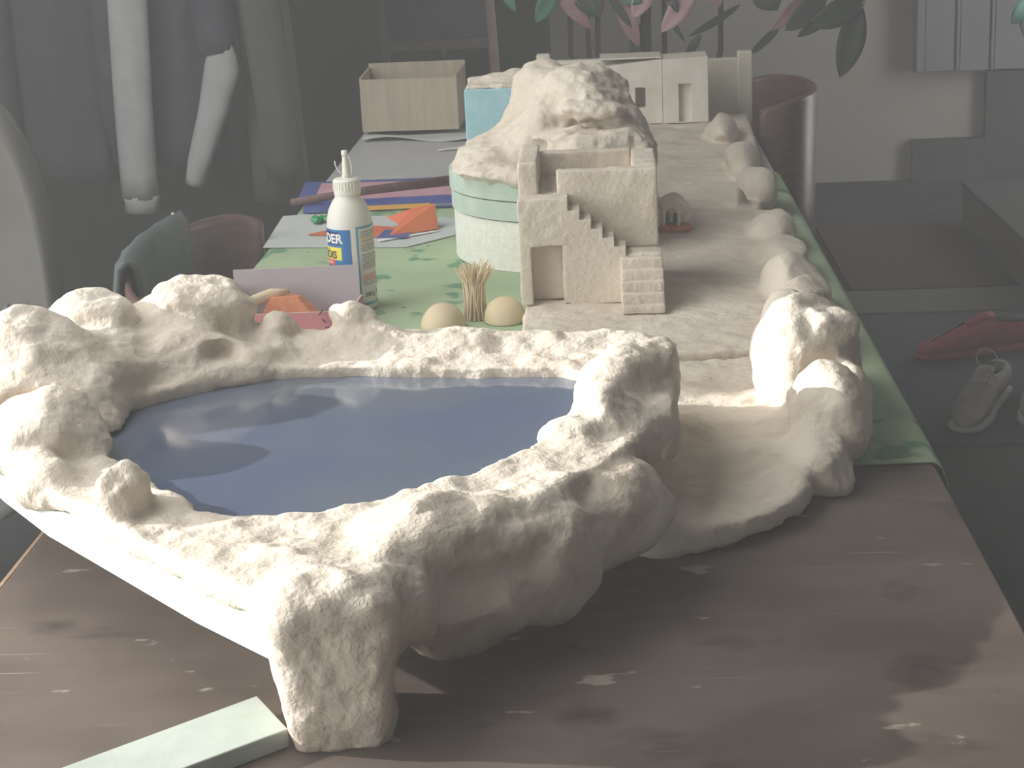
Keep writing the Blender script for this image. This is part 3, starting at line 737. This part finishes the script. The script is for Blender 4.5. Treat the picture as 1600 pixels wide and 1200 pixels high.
# ================================================================== PAPERS, BOOKS, STICK AND SCRAPS
def sheet(name, poly, z, th, m, label, cat, curl=0, **k):
    v, q = prism_vf(poly, z, z+th); return mk(name, v, q, m, label=label, cat=cat, **k)
sheet('paper_sheet', [(-.522, 2.63), (-.30, 2.60), (-.21, 2.70), (-.215, 2.80), (-.50, 2.88), (-.532, 2.87)], .0038, .0008, 'paper', 'large pale grey paper sheet on the green cloth behind the bottle', 'paper')
bk = thing('picture_book', 'blue-edged book with orange cover lettering lying on the pale sheet', 'book', (-.36, 2.95, .005))
mk('cover', *prism_vf([(-.50, 2.885), (-.205, 2.90), (-.215, 3.02), (-.51, 3.03)], .0048, .0145), 'blue_print', bk)
mk('spine_band', *prism_vf([(-.42, 2.8845), (-.29, 2.8915), (-.29, 2.8925), (-.42, 2.8855)], .006, .0135), 'lab_orange', bk)
mk('lettering', *prism_vf([(-.285, 2.8915), (-.215, 2.8950), (-.215, 2.8960), (-.285, 2.8925)], .009, .0115), 'lab_grey', bk)
sheet('blue_folder', [(-.515, 2.91), (-.20, 2.925), (-.205, 3.10), (-.53, 3.10)], .0148, .004, 'blue_print', 'thin blue folder with a pink sheet lying on it', 'folder')
sheet('pink_sheet', [(-.487, 2.915), (-.20, 2.935), (-.205, 3.06), (-.497, 3.075)], .0191, .001, 'pink_print', 'mottled pink sheet between blue folder and brown stick', 'paper')
v, q = tube([(-.52, 2.885, .024), (-.40, 2.955, .026), (-.19, 3.045, .030)], [(.006, .004), (.008, .005), (.009, .006)], 8)
mk('wooden_stick', v, q, 'brown_dark', label='long dark brown wooden stick lying across the pink sheet', cat='stick', smooth=True)
def strip(name, a, b, w0, w1, m, label, cat, arch=0, n=10):
    a = Vector(a); b = Vector(b); d = (b-a); s = Vector((-d.y, d.x, 0)).normalized(); V = []
    for i in range(n):
        u = i/(n-1); p = a+d*u; p.z += arch*sin(pi*u); w = w0+(w1-w0)*u
        for e in (-1, 1):
            for th in (0, .0015): V.append((p.x+s.x*w*e, p.y+s.y*w*e, p.z+th))
    F = []
    for i in range(n-1):
        j = 4*i; F += [(j, j+4, j+6, j+2), (j+1, j+3, j+7, j+5), (j, j+1, j+5, j+4), (j+2, j+6, j+7, j+3)]
    F += [(0, 2, 3, 1), (4*n-4, 4*n-3, 4*n-1, 4*n-2)]
    return mk(name, V, F, m, label=label, cat=cat, smooth=False)
# folded orange card: flat wing and raised triangular wing
V = [(-.465, 2.705, .006), (-.335, 2.665, .006), (-.315, 2.73, .006), (-.40, 2.765, .007), (-.262, 2.715, .0065), (-.268, 2.745, .040), (-.305, 2.745, .033), (-.345, 2.75, .020)]
V = V+[(a, b+.002, c+.0008) for a, b, c in V]
F = [(0, 1, 2, 3), (1, 4, 5, 6), (1, 6, 7, 2), (11, 10, 9, 8), (14, 13, 12, 9), (10, 15, 14, 9), (0, 8, 9, 1), (1, 9, 12, 4), (4, 12, 13, 5), (5, 13, 14, 6), (6, 14, 15, 7), (3, 11, 8, 0)]
mk('orange_card', V, F, 'orange', label='folded orange card with one raised wing behind the glue bottle', cat='card')
sheet('white_strip', [(-.345, 2.635), (-.262, 2.695), (-.255, 2.705), (-.35, 2.65)], .0062, .001, 'lab_white', 'narrow white paper strip along the orange card', 'paper')
sheet('blue_scrap', [(-.352, 2.655), (-.305, 2.652), (-.30, 2.70), (-.345, 2.715)], .0074, .0008, 'blue_print', 'small blue paper scrap under the orange wing', 'paper scrap')
for i, (x, y, r) in enumerate(((-.467, 2.80, .009), (-.457, 2.805, .008), (-.448, 2.80, .009), (-.463, 2.79, .008))):
    bm = bmesh.new(); bmesh.ops.create_icosphere(bm, subdivisions=1, radius=r); V = [(v.co.x+x, v.co.y+y, v.co.z*.8+.0045+r*.8*(1 if i < 3 else 1.2)) for v in bm.verts]
    F = [[v.index for v in g.verts] for g in bm.faces]; bm.free()
    mk('glass_gem', V, F, 'gem', label=['leftmost faceted green glass gem of the heap before the blue book', 'rear middle faceted green glass gem of the heap before the blue book', 'rightmost faceted green glass gem of the heap before the blue book', 'foremost faceted green glass gem of the heap before the blue book'][i], cat='gem', group='green gems')

# ================================================================== CARDBOARD BOX AND CRUMPLED SHEET
cb = thing('cardboard_box', 'open brown cardboard box on the pale table at the back', 'box', (-.40, 3.82, .012))
zt = .120
panel('front_panel', (-.505, 3.712), (-.302, 3.702), .012, zt, .004, 'cardboard', 'cardboard', cb)
panel('back_panel', (-.508, 3.90), (-.298, 3.90), .012, .132, .004, 'cardboard', 'cardboard', cb)
panel('side_panel', (-.506, 3.90), (-.503, 3.714), .012, .124, .004, 'cardboard', 'cardboard', cb)
panel('side_panel', (-.304, 3.704), (-.300, 3.90), .012, .124, .004, 'cardboard', 'cardboard', cb)
box('floor_panel', (-.503, -.303, 3.71, 3.90, .0115, .014), 'cardboard', cb)
n = 24; V = []; F = []
for j, y in enumerate((3.625, 3.66, 3.70, 3.78)):
    for i in range(n):
        u = i/(n-1); z = .0015+.005*(1+sin(u*9+j))*(.9 if j < 2 else .3)
        V.append((-.498+.30*u, y+.02*sin(u*5+1), z))
F = [(j*n+i, j*n+i+1, (j+1)*n+i+1, (j+1)*n+i) for j in range(3) for i in range(n-1)]
o = mk('crumpled_sheet', V, F, 'paper', label='rippled pale sheet lying under the cardboard box', cat='paper', smooth=True)
s = o.modifiers.new('thick', 'SOLIDIFY'); s.thickness = .001
strip('white_highlight', (-.33, 3.50, .001), (-.215, 3.52, .001), .008, .008, 'lab_white', 'short white strip painted as a highlight on the pale table beside the blue block', 'strip', .003)  # bright highlight on the table, built as a white strip

# ================================================================== FOAM OFFCUT
fo = mk('foam_offcut', *prism_vf([(-.252, 1.112), (-.43, .955), (-.39, .918), (-.222, 1.062)], .0005, .014), 'foam_pale', label='flat pale green foam offcut lying by the pillar foot', cat='foam strip'); bevel(fo, .001)

# ================================================================== CHAIRS
def tub_chair(label, loc, rz, group, rim=.05, rx=.15, ry=.25):
    c = thing('tub_chair', label, 'chair', (loc[0], loc[1], FZ), rz, group, local=True)
    # local: opens towards +x, floor at 0
    zs, zt = .42, T+rim; n = 33
    V = []; F = []
    for i in range(n):
        a = radians(80+200*i/(n-1)); e = abs(i/(n-1)-.5)*2
        top = zt-.02*e**4; bot = zs-.05
        for (r, z) in ((1, bot), (1.06, (bot+top)/2), (1.10, top-.01), (1.085, top), (1.03, top), (1.015, top-.01), (.985, (bot+top)/2), (.93, bot)):
            V.append((rx*r*cos(a), ry*r*sin(a), z))
    k = 8
    for i in range(n-1):
        for j in range(k): F.append((i*k+j, i*k+(j+1) % k, (i+1)*k+(j+1) % k, (i+1)*k+j))
    F.append(tuple(range(k-1, -1, -1))); F.append(tuple((n-1)*k+j for j in range(k)))
    mk('backrest', V, F, 'chair_wood', c, smooth=True)
    v, q = lathe([(.20, zs-.03), (.215, zs-.02), (.215, zs), (.19, zs+.01)], 32); mk('seat', [(x+.09, y, z) for x, y, z in v], q, 'chair_wood', c, smooth=True)
    for sx, sy in ((1, 1), (1, -1), (-1, 1), (-1, -1)):
        mk('leg', *tube([(.09+.19*sx, .19*sy, 0), (.09+.13*sx, .14*sy, zs-.02)], [.013, .018], 10), 'chair_wood', c, smooth=True)
    return c
tub_chair('dark brown bentwood tub chair at the right rear corner of the tables', (.322, 3.72), pi, 'tub chairs', .075, .105, .21)
chA = tub_chair('brown bentwood tub chair with a dark jacket over its back, left of the tables', (-.549, 2.405), .0, 'tub chairs', .052, .088, .275)
# jacket over the back of the left chair
n = 25; V = []; F = []
prof = [(1.16, -.34), (1.17, -.2), (1.16, -.08), (1.15, -.01), (1.12, .016), (1.05, .02), (.99, .012), (.955, -.03), (.93, -.13), (.90, -.24)]
for i in range(n):
    a = radians(146+72*i/(n-1)); e = abs(i/(n-1)-.5)*2
    for j, (r, z) in enumerate(prof):
        w = 1+.014*sin(i*1.1+j*.6)
        V.append((.088*r*w*cos(a)+.0, .275*r*w*sin(a), T+.052+z*(1 if z > -.05 else 1-.1*sin(i*.7))))
k = len(prof); F = [(i*k+j, i*k+j+1, (i+1)*k+j+1, (i+1)*k+j) for i in range(n-1) for j in range(k-1)]
jk = thing('draped_jacket', 'dark green jacket hanging over the back of the left tub chair', 'jacket', (-.549, 2.405, FZ), 0, local=True)
o = mk('jacket_shell', V, F, 'jacket_green', jk, smooth=True); s = o.modifiers.new('thick', 'SOLIDIFY'); s.thickness = .008
v, q = tube([(-.083, .138, T+.079), (-.086, .138, T+.073), (-.080, .132, T+.057)], [.0025]*3, 6); mk('zip_pull', v, q, 'lab_white', jk)

# round-backed covered chair at the far left
rc = thing('round_backed_chair', 'tall chair with a rounded back under a pale grey cover, at the left edge', 'chair', (-1.095, 2.75, FZ), 0, local=True)
V = []; F = []; n = 40
for yo, s in ((-.035, .93), (-.045, .97), (0, 1), (.045, .97), (.055, .93)):
    for i in range(n):
        a = 2*pi*i/n; sx = abs(cos(a))**.8*math.copysign(1, cos(a)); sz = abs(sin(a))**.8*math.copysign(1, sin(a))
        V.append((.215*s*sx, yo-.0+.02*(1-sz)*0, .66+.39*s*sz))
for j in range(4):
    for i in range(n): F.append((j*n+i, j*n+(i+1) % n, (j+1)*n+(i+1) % n, (j+1)*n+i))
F += [tuple(range(n-1, -1, -1)), tuple(4*n+i for i in range(n))]
mk('backrest', V, F, 'cover', rc, smooth=True)
for i in range(3):
    mk('fold', *tube([(.02+.05*i, -.040, .42+.02*i), (.07+.045*i, -.042, .56+.02*i), (.11+.03*i, -.040, .66)], [.004, .006, .003], 6), 'cover', rc, smooth=True)
box('seat', (-.21, .21, .05, .45, .38, .46), 'cover', rc, .03)
for sx in (-.17, .17):
    for sy in (.08, .40): mk('leg', *tube([(sx, sy, 0), (sx, sy, .385)], [.015, .02], 10), 'chair_wood', rc)

# ================================================================== COATS ON A RAIL
rail = thing('coat_rail', 'dark metal clothes rail carrying the hanging coats', 'clothes rail', (-1.15, 4.48, FZ))
mk('rail_bar', *tube([(-1.75, 4.48, .80), (-.80, 4.48, .80)], [.014, .014], 10), 'metal_dark', rail)
for xx in (-1.75, -.80):
    mk('post', *tube([(xx, 4.48, FZ+.03), (xx, 4.48, .80)], [.014, .014], 10), 'metal_dark', rail)
    box('foot', (xx-.02, xx+.02, 4.28, 4.68, FZ, FZ+.03), 'metal_dark', rail)
def body(parent, m, x, w, ztop, zbot, y=4.48, d=.07, seed=0, lean=0, fold=.05):
    pts = []; rr = []
    for i in range(14):
        u = i/13; z = ztop+(zbot-ztop)*u
        pts.append((x+lean*u, y, z)); k = min(1, .25+u*4) if u < .2 else 1+.12*u
        rr.append((w*k, d*min(1, .5+u*3)))
    return mk('coat_body', *tube(pts, rr, 40, fold=fold, nf=7, seed=seed), m, parent, smooth=True)
def sleeve(parent, m, pts, r, seed=0, name='sleeve', fold=.05, point=False):
    P = [Vector(p) for p in pts]; Q = []; rr = []
    for i in range(16):
        u = i/15*(len(P)-1); k = min(int(u), len(P)-2); Q.append(P[k].lerp(P[k+1], u-k)); v = i/15
        w = (r[0]+(r[1]-r[0])*v)*(min(1, .2+v*3.2) if point else 1); rr.append((w, w*.75))
    return mk(name, *tube(Q, rr, 18, fold=fold, nf=3, seed=seed), m, parent, smooth=True)
c1 = thing('navy_coat', 'navy jacket with pale grey sleeves hanging on the rail', 'coat', (-1.1, 4.48, -.26))
body(c1, 'navy', -1.09, .125, .80, -.16, seed=1)
sleeve(c1, 'light_cloth', [(-1.13, 4.43, .70), (-1.135, 4.36, .45), (-1.142, 4.34, .20), (-1.150, 4.34, 0), (-1.158, 4.35, -.225)], (.052, .046), 2)
mk('cuff', *tube([(-1.157, 4.35, -.222), (-1.157, 4.35, -.235), (-1.158, 4.35, -.262)], [(.046, .034), (.043, .032), (.043, .032)], 18, fold=.02, nf=6), 'light_cloth', c1, smooth=True)
mk('sleeve_panel', *tube([(-1.195, 4.40, .45), (-1.205, 4.39, .20), (-1.215, 4.40, .0), (-1.215, 4.42, -.15)], [(.035, .03), (.045, .03), (.04, .03), (.02, .02)], 14), 'navy', c1, smooth=True)
sleeve(c1, 'navy', [(-1.01, 4.43, .70), (-.955, 4.37, .40), (-.935, 4.36, .12)], (.055, .045), 3)
sleeve(c1, 'light_cloth', [(-.930, 4.36, .20), (-.925, 4.352, .09), (-.955, 4.35, -.02), (-1.005, 4.355, -.15), (-1.025, 4.36, -.20)], (.050, .022), 4, 'sleeve', point=True)
c2 = thing('olive_coat', 'long dark olive grey coat at the right end of the rail', 'coat', (-.83, 4.48, -.27))
body(c2, 'olive', -.872, .062, .80, -.27, y=4.50, d=.06, seed=5, lean=.045)
sleeve(c2, 'olive', [(-.86, 4.42, .70), (-.84, 4.40, .3), (-.80, 4.40, -.20)], (.05, .045), 6)
c3 = thing('black_coat', 'wide black coat at the left end of the rail', 'coat', (-1.38, 4.48, -.2))
body(c3, 'black_cloth', -1.38, .125, .80, -.20, seed=7)
sleeve(c3, 'black_cloth', [(-1.46, 4.42, .70), (-1.50, 4.40, .3), (-1.50, 4.40, -.15)], (.055, .045), 8)

# ================================================================== EASEL
es = thing('easel', 'dark wooden easel frame with blackboard behind the cardboard box', 'easel', (-.47, 5.25, FZ))
mk('post', *tube([(-.632, 5.22, FZ), (-.630, 5.24, .0), (-.650, 5.28, .62)], [.014, .014, .012], 8), 'olive', es)
mk('post', *tube([(-.29, 5.22, FZ), (-.315, 5.24, .0), (-.338, 5.28, .62)], [.014, .014, .012], 8), 'post_wood', es, label='lighter brown wooden post')
box('crossbar', (-.63, -.31, 5.235, 5.255, .012, .04), 'box_wood', es, .003)
box('blackboard', (-.615, -.335, 5.262, 5.272, .042, .60), 'black_cloth', es)
mk('rear_leg', *tube([(-.47, 5.55, FZ), (-.49, 5.29, .62)], [.012, .012], 8), 'olive', es)

# ================================================================== PLANT
pl = thing('potted_plant', 'tall plant with hanging pink and dark green leaves behind the house row', 'plant', (.10, 4.60, FZ))
mk('pot', *lathe([(.10, 0), (.12, .01), (.145, .24), (.15, .25), (.135, .25), (.12, .23)], 28, (.10, 4.60, FZ)), 'pot', pl, smooth=True)
for i, (xb, xt, yt, ztop) in enumerate(((.06, -.08, 4.62, .5), (.08, -.035, 4.66, .5), (.09, -.01, 4.60, .5), (.10, .08, 4.56, .5), (.105, .105, 4.60, .5), (.12, .16, 4.63, .5), (.14, .30, 4.60, .38), (.11, .12, 4.66, .5))):
    mk('stem', *tube([(xb, 4.6, FZ+.2), ((xb+xt)/2+.01, yt, -.2), (xt, yt, .05), (xt+.005, yt, ztop)], [.009, .008, .007, .006], 8), 'stem', pl, smooth=True)
K = np.array
def px(x, y, Y):
    """point at depth Y seen at photo pixel (x, y) of the 1600 x 1200 frame; used to read positions off the photograph"""
    r = cam.matrix_world.to_3x3() @ Vector((x-800, 600-y, -2790)); s = Y/r.y; return Vector((r.x*s, Y, .568+r.z*s))
def leaf(b, t, w, m, sag=.02, twist=0, Y0=4.55, Y1=4.5, parent=None):
    B = px(*b, Y0); Tp = px(*t, Y1); d = Tp-B; L = d.length; V = []; F = []; n = 11
    s = d.cross(Vector((sin(twist), -cos(twist), 0))).normalized(); nn = s.cross(d).normalized()
    for i in range(n):
        u = i/(n-1); p = B+d*u+Vector((0, -1, 0))*(sag*sin(pi*u)); ww = w/2*(sin(pi*min(1, u*.94+.06))**.75)*(1 if u < .999 else 0)
        for e in (-1, -.5, 0, .5, 1):
            V.append(tuple(p+s*(ww*e)+nn*(.25*ww*abs(e))))
    F = [(i*5+j, i*5+j+1, (i+1)*5+j+1, (i+1)*5+j) for i in range(n-1) for j in range(4)]
    o = mk('leaf', V, F, m, parent or pl, smooth=True); q = o.modifiers.new('thick', 'SOLIDIFY'); q.thickness = .001
    return o
PX = 4.55/2790
for b, tt, w, m in (((872, -25), (837, 36), 30, 'leaf_green'), ((785, -25), (806, 19), 16, 'leaf_green'), ((868, -18), (926, 46), 24, 'leaf_mauve'), ((905, -30), (938, 28), 44, 'leaf_dark'),
                    ((915, -20), (929, 26), 9, 'leaf_green'), ((948, -12), (988, 44), 12, 'leaf_dark'), ((962, -18), (999, 74), 27, 'leaf_mauve'), ((1014, -25), (989, 29), 30, 'leaf_pink'),
                    ((1086, -22), (1033, 51), 32, 'leaf_pink'), ((1156, 8), (1074, 58), 12, 'leaf_dark'), ((1034, 10), (1072, 68), 8, 'leaf_dark'), ((1110, -25), (1125, 12), 22, 'leaf_mauve'),
                    ((1262, -12), (1203, 50), 20, 'leaf_mauve'), ((1222, 35), (1168, 88), 13, 'leaf_dark'), ((1185, -25), (1215, 16), 46, 'leaf_dark'), ((1290, -8), (1226, 48), 34, 'leaf_dark'),
                    ((1350, -2), (1262, 42), 40, 'leaf_dark'), ((1342, 8), (1312, 122), 42, 'leaf_dark'), ((1300, 15), (1245, 58), 20, 'leaf_dark'), ((1000, 38), (986, 96), 20, 'leaf_dark'), ((1095, 55), (1070, 86), 14, 'leaf_dark'),
                    ((958, -25), (1003, 5), 30, 'leaf_green'), ((1040, -25), (1058, 20), 14, 'leaf_dark')):
    leaf(b, tt, w*PX, m)
mk('branch', *tube([tuple(px(1110, -40, 4.58)), tuple(px(1250, -14, 4.56)), tuple(px(1350, 0, 4.53))], [.006, .005, .003], 6), 'stem', pl, smooth=True)
mk('branch', *tube([(.165, 4.63, .40), tuple(px(1110, -40, 4.58))], [.006, .006], 6), 'stem', pl, smooth=True)

# ================================================================== RIGHT BACKGROUND: STAIRS, CABINET, FLOOR THINGS
st = thing('staircase', 'dark painted stair steps rising to the right along the white wall', 'stairs', (1.6, 6.85, FZ))
box('step', (1.19, 1.465, 6.95, 6.998, FZ, -.59), 'wall_dark', st)
box('step', (1.466, 2.48, 6.95, 6.998, FZ, -.333), 'wall_dark', st)
cab = thing('wall_cabinet', 'grey board-fronted cabinet hung on the white wall above the stairs', 'cabinet', (1.6, 6.8, -.30))
box('cabinet_body', (1.19, 2.2, 6.93, 6.998, -.325, .35), 'cabinet', cab)
for a, b in ((1.19, 1.22), (1.223, 1.335), (1.339, 1.351), (1.355, 1.465), (1.469, 1.481), (1.485, 1.60), (1.604, 1.74)):
    box('front_board', (a, b, 6.915-.008*(b-a < .05), 6.9295, -.322, .35), 'cabinet', cab, .002)
pot2 = thing('trailing_plant', 'green leafy sprig hanging before the grey cabinet at the right edge', 'plant', tuple(px(1598, 14, 6.4)))
mk('sprig_stem', *tube([tuple(px(1600, 14, 6.4)), tuple(px(1612, -30, 6.45)), tuple(px(1615, -110, 6.6))], [.004, .005, .006], 6), 'stem', pot2)
leaf((1606, -2), (1580, 38), 26*6.4/2790, 'leaf_green', Y0=6.4, Y1=6.38, parent=pot2)
leaf((1600, 10), (1603, 60), 22*6.4/2790, 'leaf_dark', Y0=6.4, Y1=6.38, parent=pot2)
dm = mk('door_mat', *prism_vf([(.72, 5.21), (1.155, 5.205), (1.215, 6.12), (.72, 6.10)], FZ, FZ+.012), 'mat_brown', label='dark reddish brown door mat on the floor at the right', cat='door mat')
ru = mk('floor_rug', *prism_vf([(.32, 3.80), (1.6, 3.78), (1.6, 4.915), (.32, 4.925)], FZ, FZ+.008), 'rug_blue', label='blue-grey rug on the floor beneath the shoes', cat='rug')
bx_ = thing('low_wooden_box', 'low wooden box standing right of the brown door mat', 'box', (1.5, 5.55, FZ))
box('body', (1.222, 1.80, 5.00, 6.13, FZ, -.615), 'box_wood', bx_)
box('lid', (1.218, 1.81, 4.995, 6.135, -.6149, -.60), 'box_top', bx_, .003)

def shoe(name, label, loc, rz, m, sole, laces=True, L=.28, trim=None, group=None):
    s = thing(name, label, 'shoe', loc, rz, group, local=True)
    def loft(rows, mm, nm, parent=s):
        V = []; F = []; k = 14
        for (u, w, zb, zt) in rows:
            for i in range(k):
                a = 2*pi*i/k; V.append((L*u, w*cos(a)*(1 if sin(a) > 0 else 1.0), zb+(zt-zb)*(.5+.5*math.copysign(abs(sin(a))**.7, sin(a)))))
        for j in range(len(rows)-1):
            for i in range(k): F.append((j*k+i, j*k+(i+1) % k, (j+1)*k+(i+1) % k, (j+1)*k+i))
        F += [tuple(range(k-1, -1, -1)), tuple((len(rows)-1)*k+i for i in range(k))]
        return mk(nm, V, F, mm, parent, smooth=True)
    loft([(-.5, .02, .005, .02), (-.47, .034, 0, .026), (-.3, .038, 0, .026), (0, .038, 0, .024), (.2, .048, 0, .022), (.4, .044, .002, .022), (.48, .026, .006, .02), (.5, .012, .008, .018)], sole, 'sole')
    up = loft([(-.48, .022, .022, .07), (-.45, .032, .02, .088), (-.32, .036, .02, .084), (-.15, .036, .02, .088), (-.02, .038, .02, .098), (.1, .040, .02, .082), (.25, .043, .02, .062), (.38, .038, .02, .048), (.46, .024, .02, .036), (.485, .01, .02, .028)], m, 'upper')
    loft([(-.38, .022, .078, .0895), (-.25, .024, .078, .0895), (-.12, .022, .083, .0945)], 'shoe_dark', 'opening')
    loft([(-.1, .02, .09, .108), (-.03, .022, .095, .106), (.1, .02, .078, .087)], m, 'tongue')
    if laces:
        for i in range(6):
            u = -.04+.045*i; z = .1035-.0065*i-.0045*(i > 2)*(i-2)*.6
            mk('lace', *tube([(L*u, -.030, z-.022), (L*u+.006, -.014, z), (L*u+.006, .014, z), (L*u, .030, z-.022)], [.0035]*4, 6), 'shoe_white', s, smooth=True)
        mk('lace_loop', *tube([(L*-.05+.02*sin(a)*.3, .004+.026*sin(a), .128-.024*cos(a)) for a in np.linspace(-.3, 2*pi-.7, 12)], [.002]*12, 6), 'shoe_white', s, smooth=True)
    if trim:
        mk('trim_line', *tube([(L*.43, -.030, .030), (L*.25, -.042, .040), (L*.0, -.037, .066), (L*-.2, -.036, .074), (L*-.4, -.034, .07)], [.003]*5, 6), trim, s, smooth=True)
        mk('trim_line', *tube([(L*.38, .0, .0475), (L*.2, -.012, .068), (L*.05, -.02, .088)], [.003]*3, 6), trim, s, smooth=True)
    return s
sz = FZ+.0085
shoe('red_shoe', 'red shoe with black trim lines lying behind the pale sneakers', (.95, 4.50, sz), pi+.30, 'shoe_red', 'shoe_red', False, .36, 'shoe_dark')
shoe('sneaker', 'pale laced sneaker nearest the green cloth', (.855, 4.00, sz), pi*1.36, 'shoe_tan', 'shoe_white', True, .36, group='sneakers')
shoe('sneaker', 'tan laced sneaker at the right edge of the photo', (1.00, 4.03, sz), pi*1.40, 'shoe_tan', 'shoe_white', True, .36, group='sneakers')
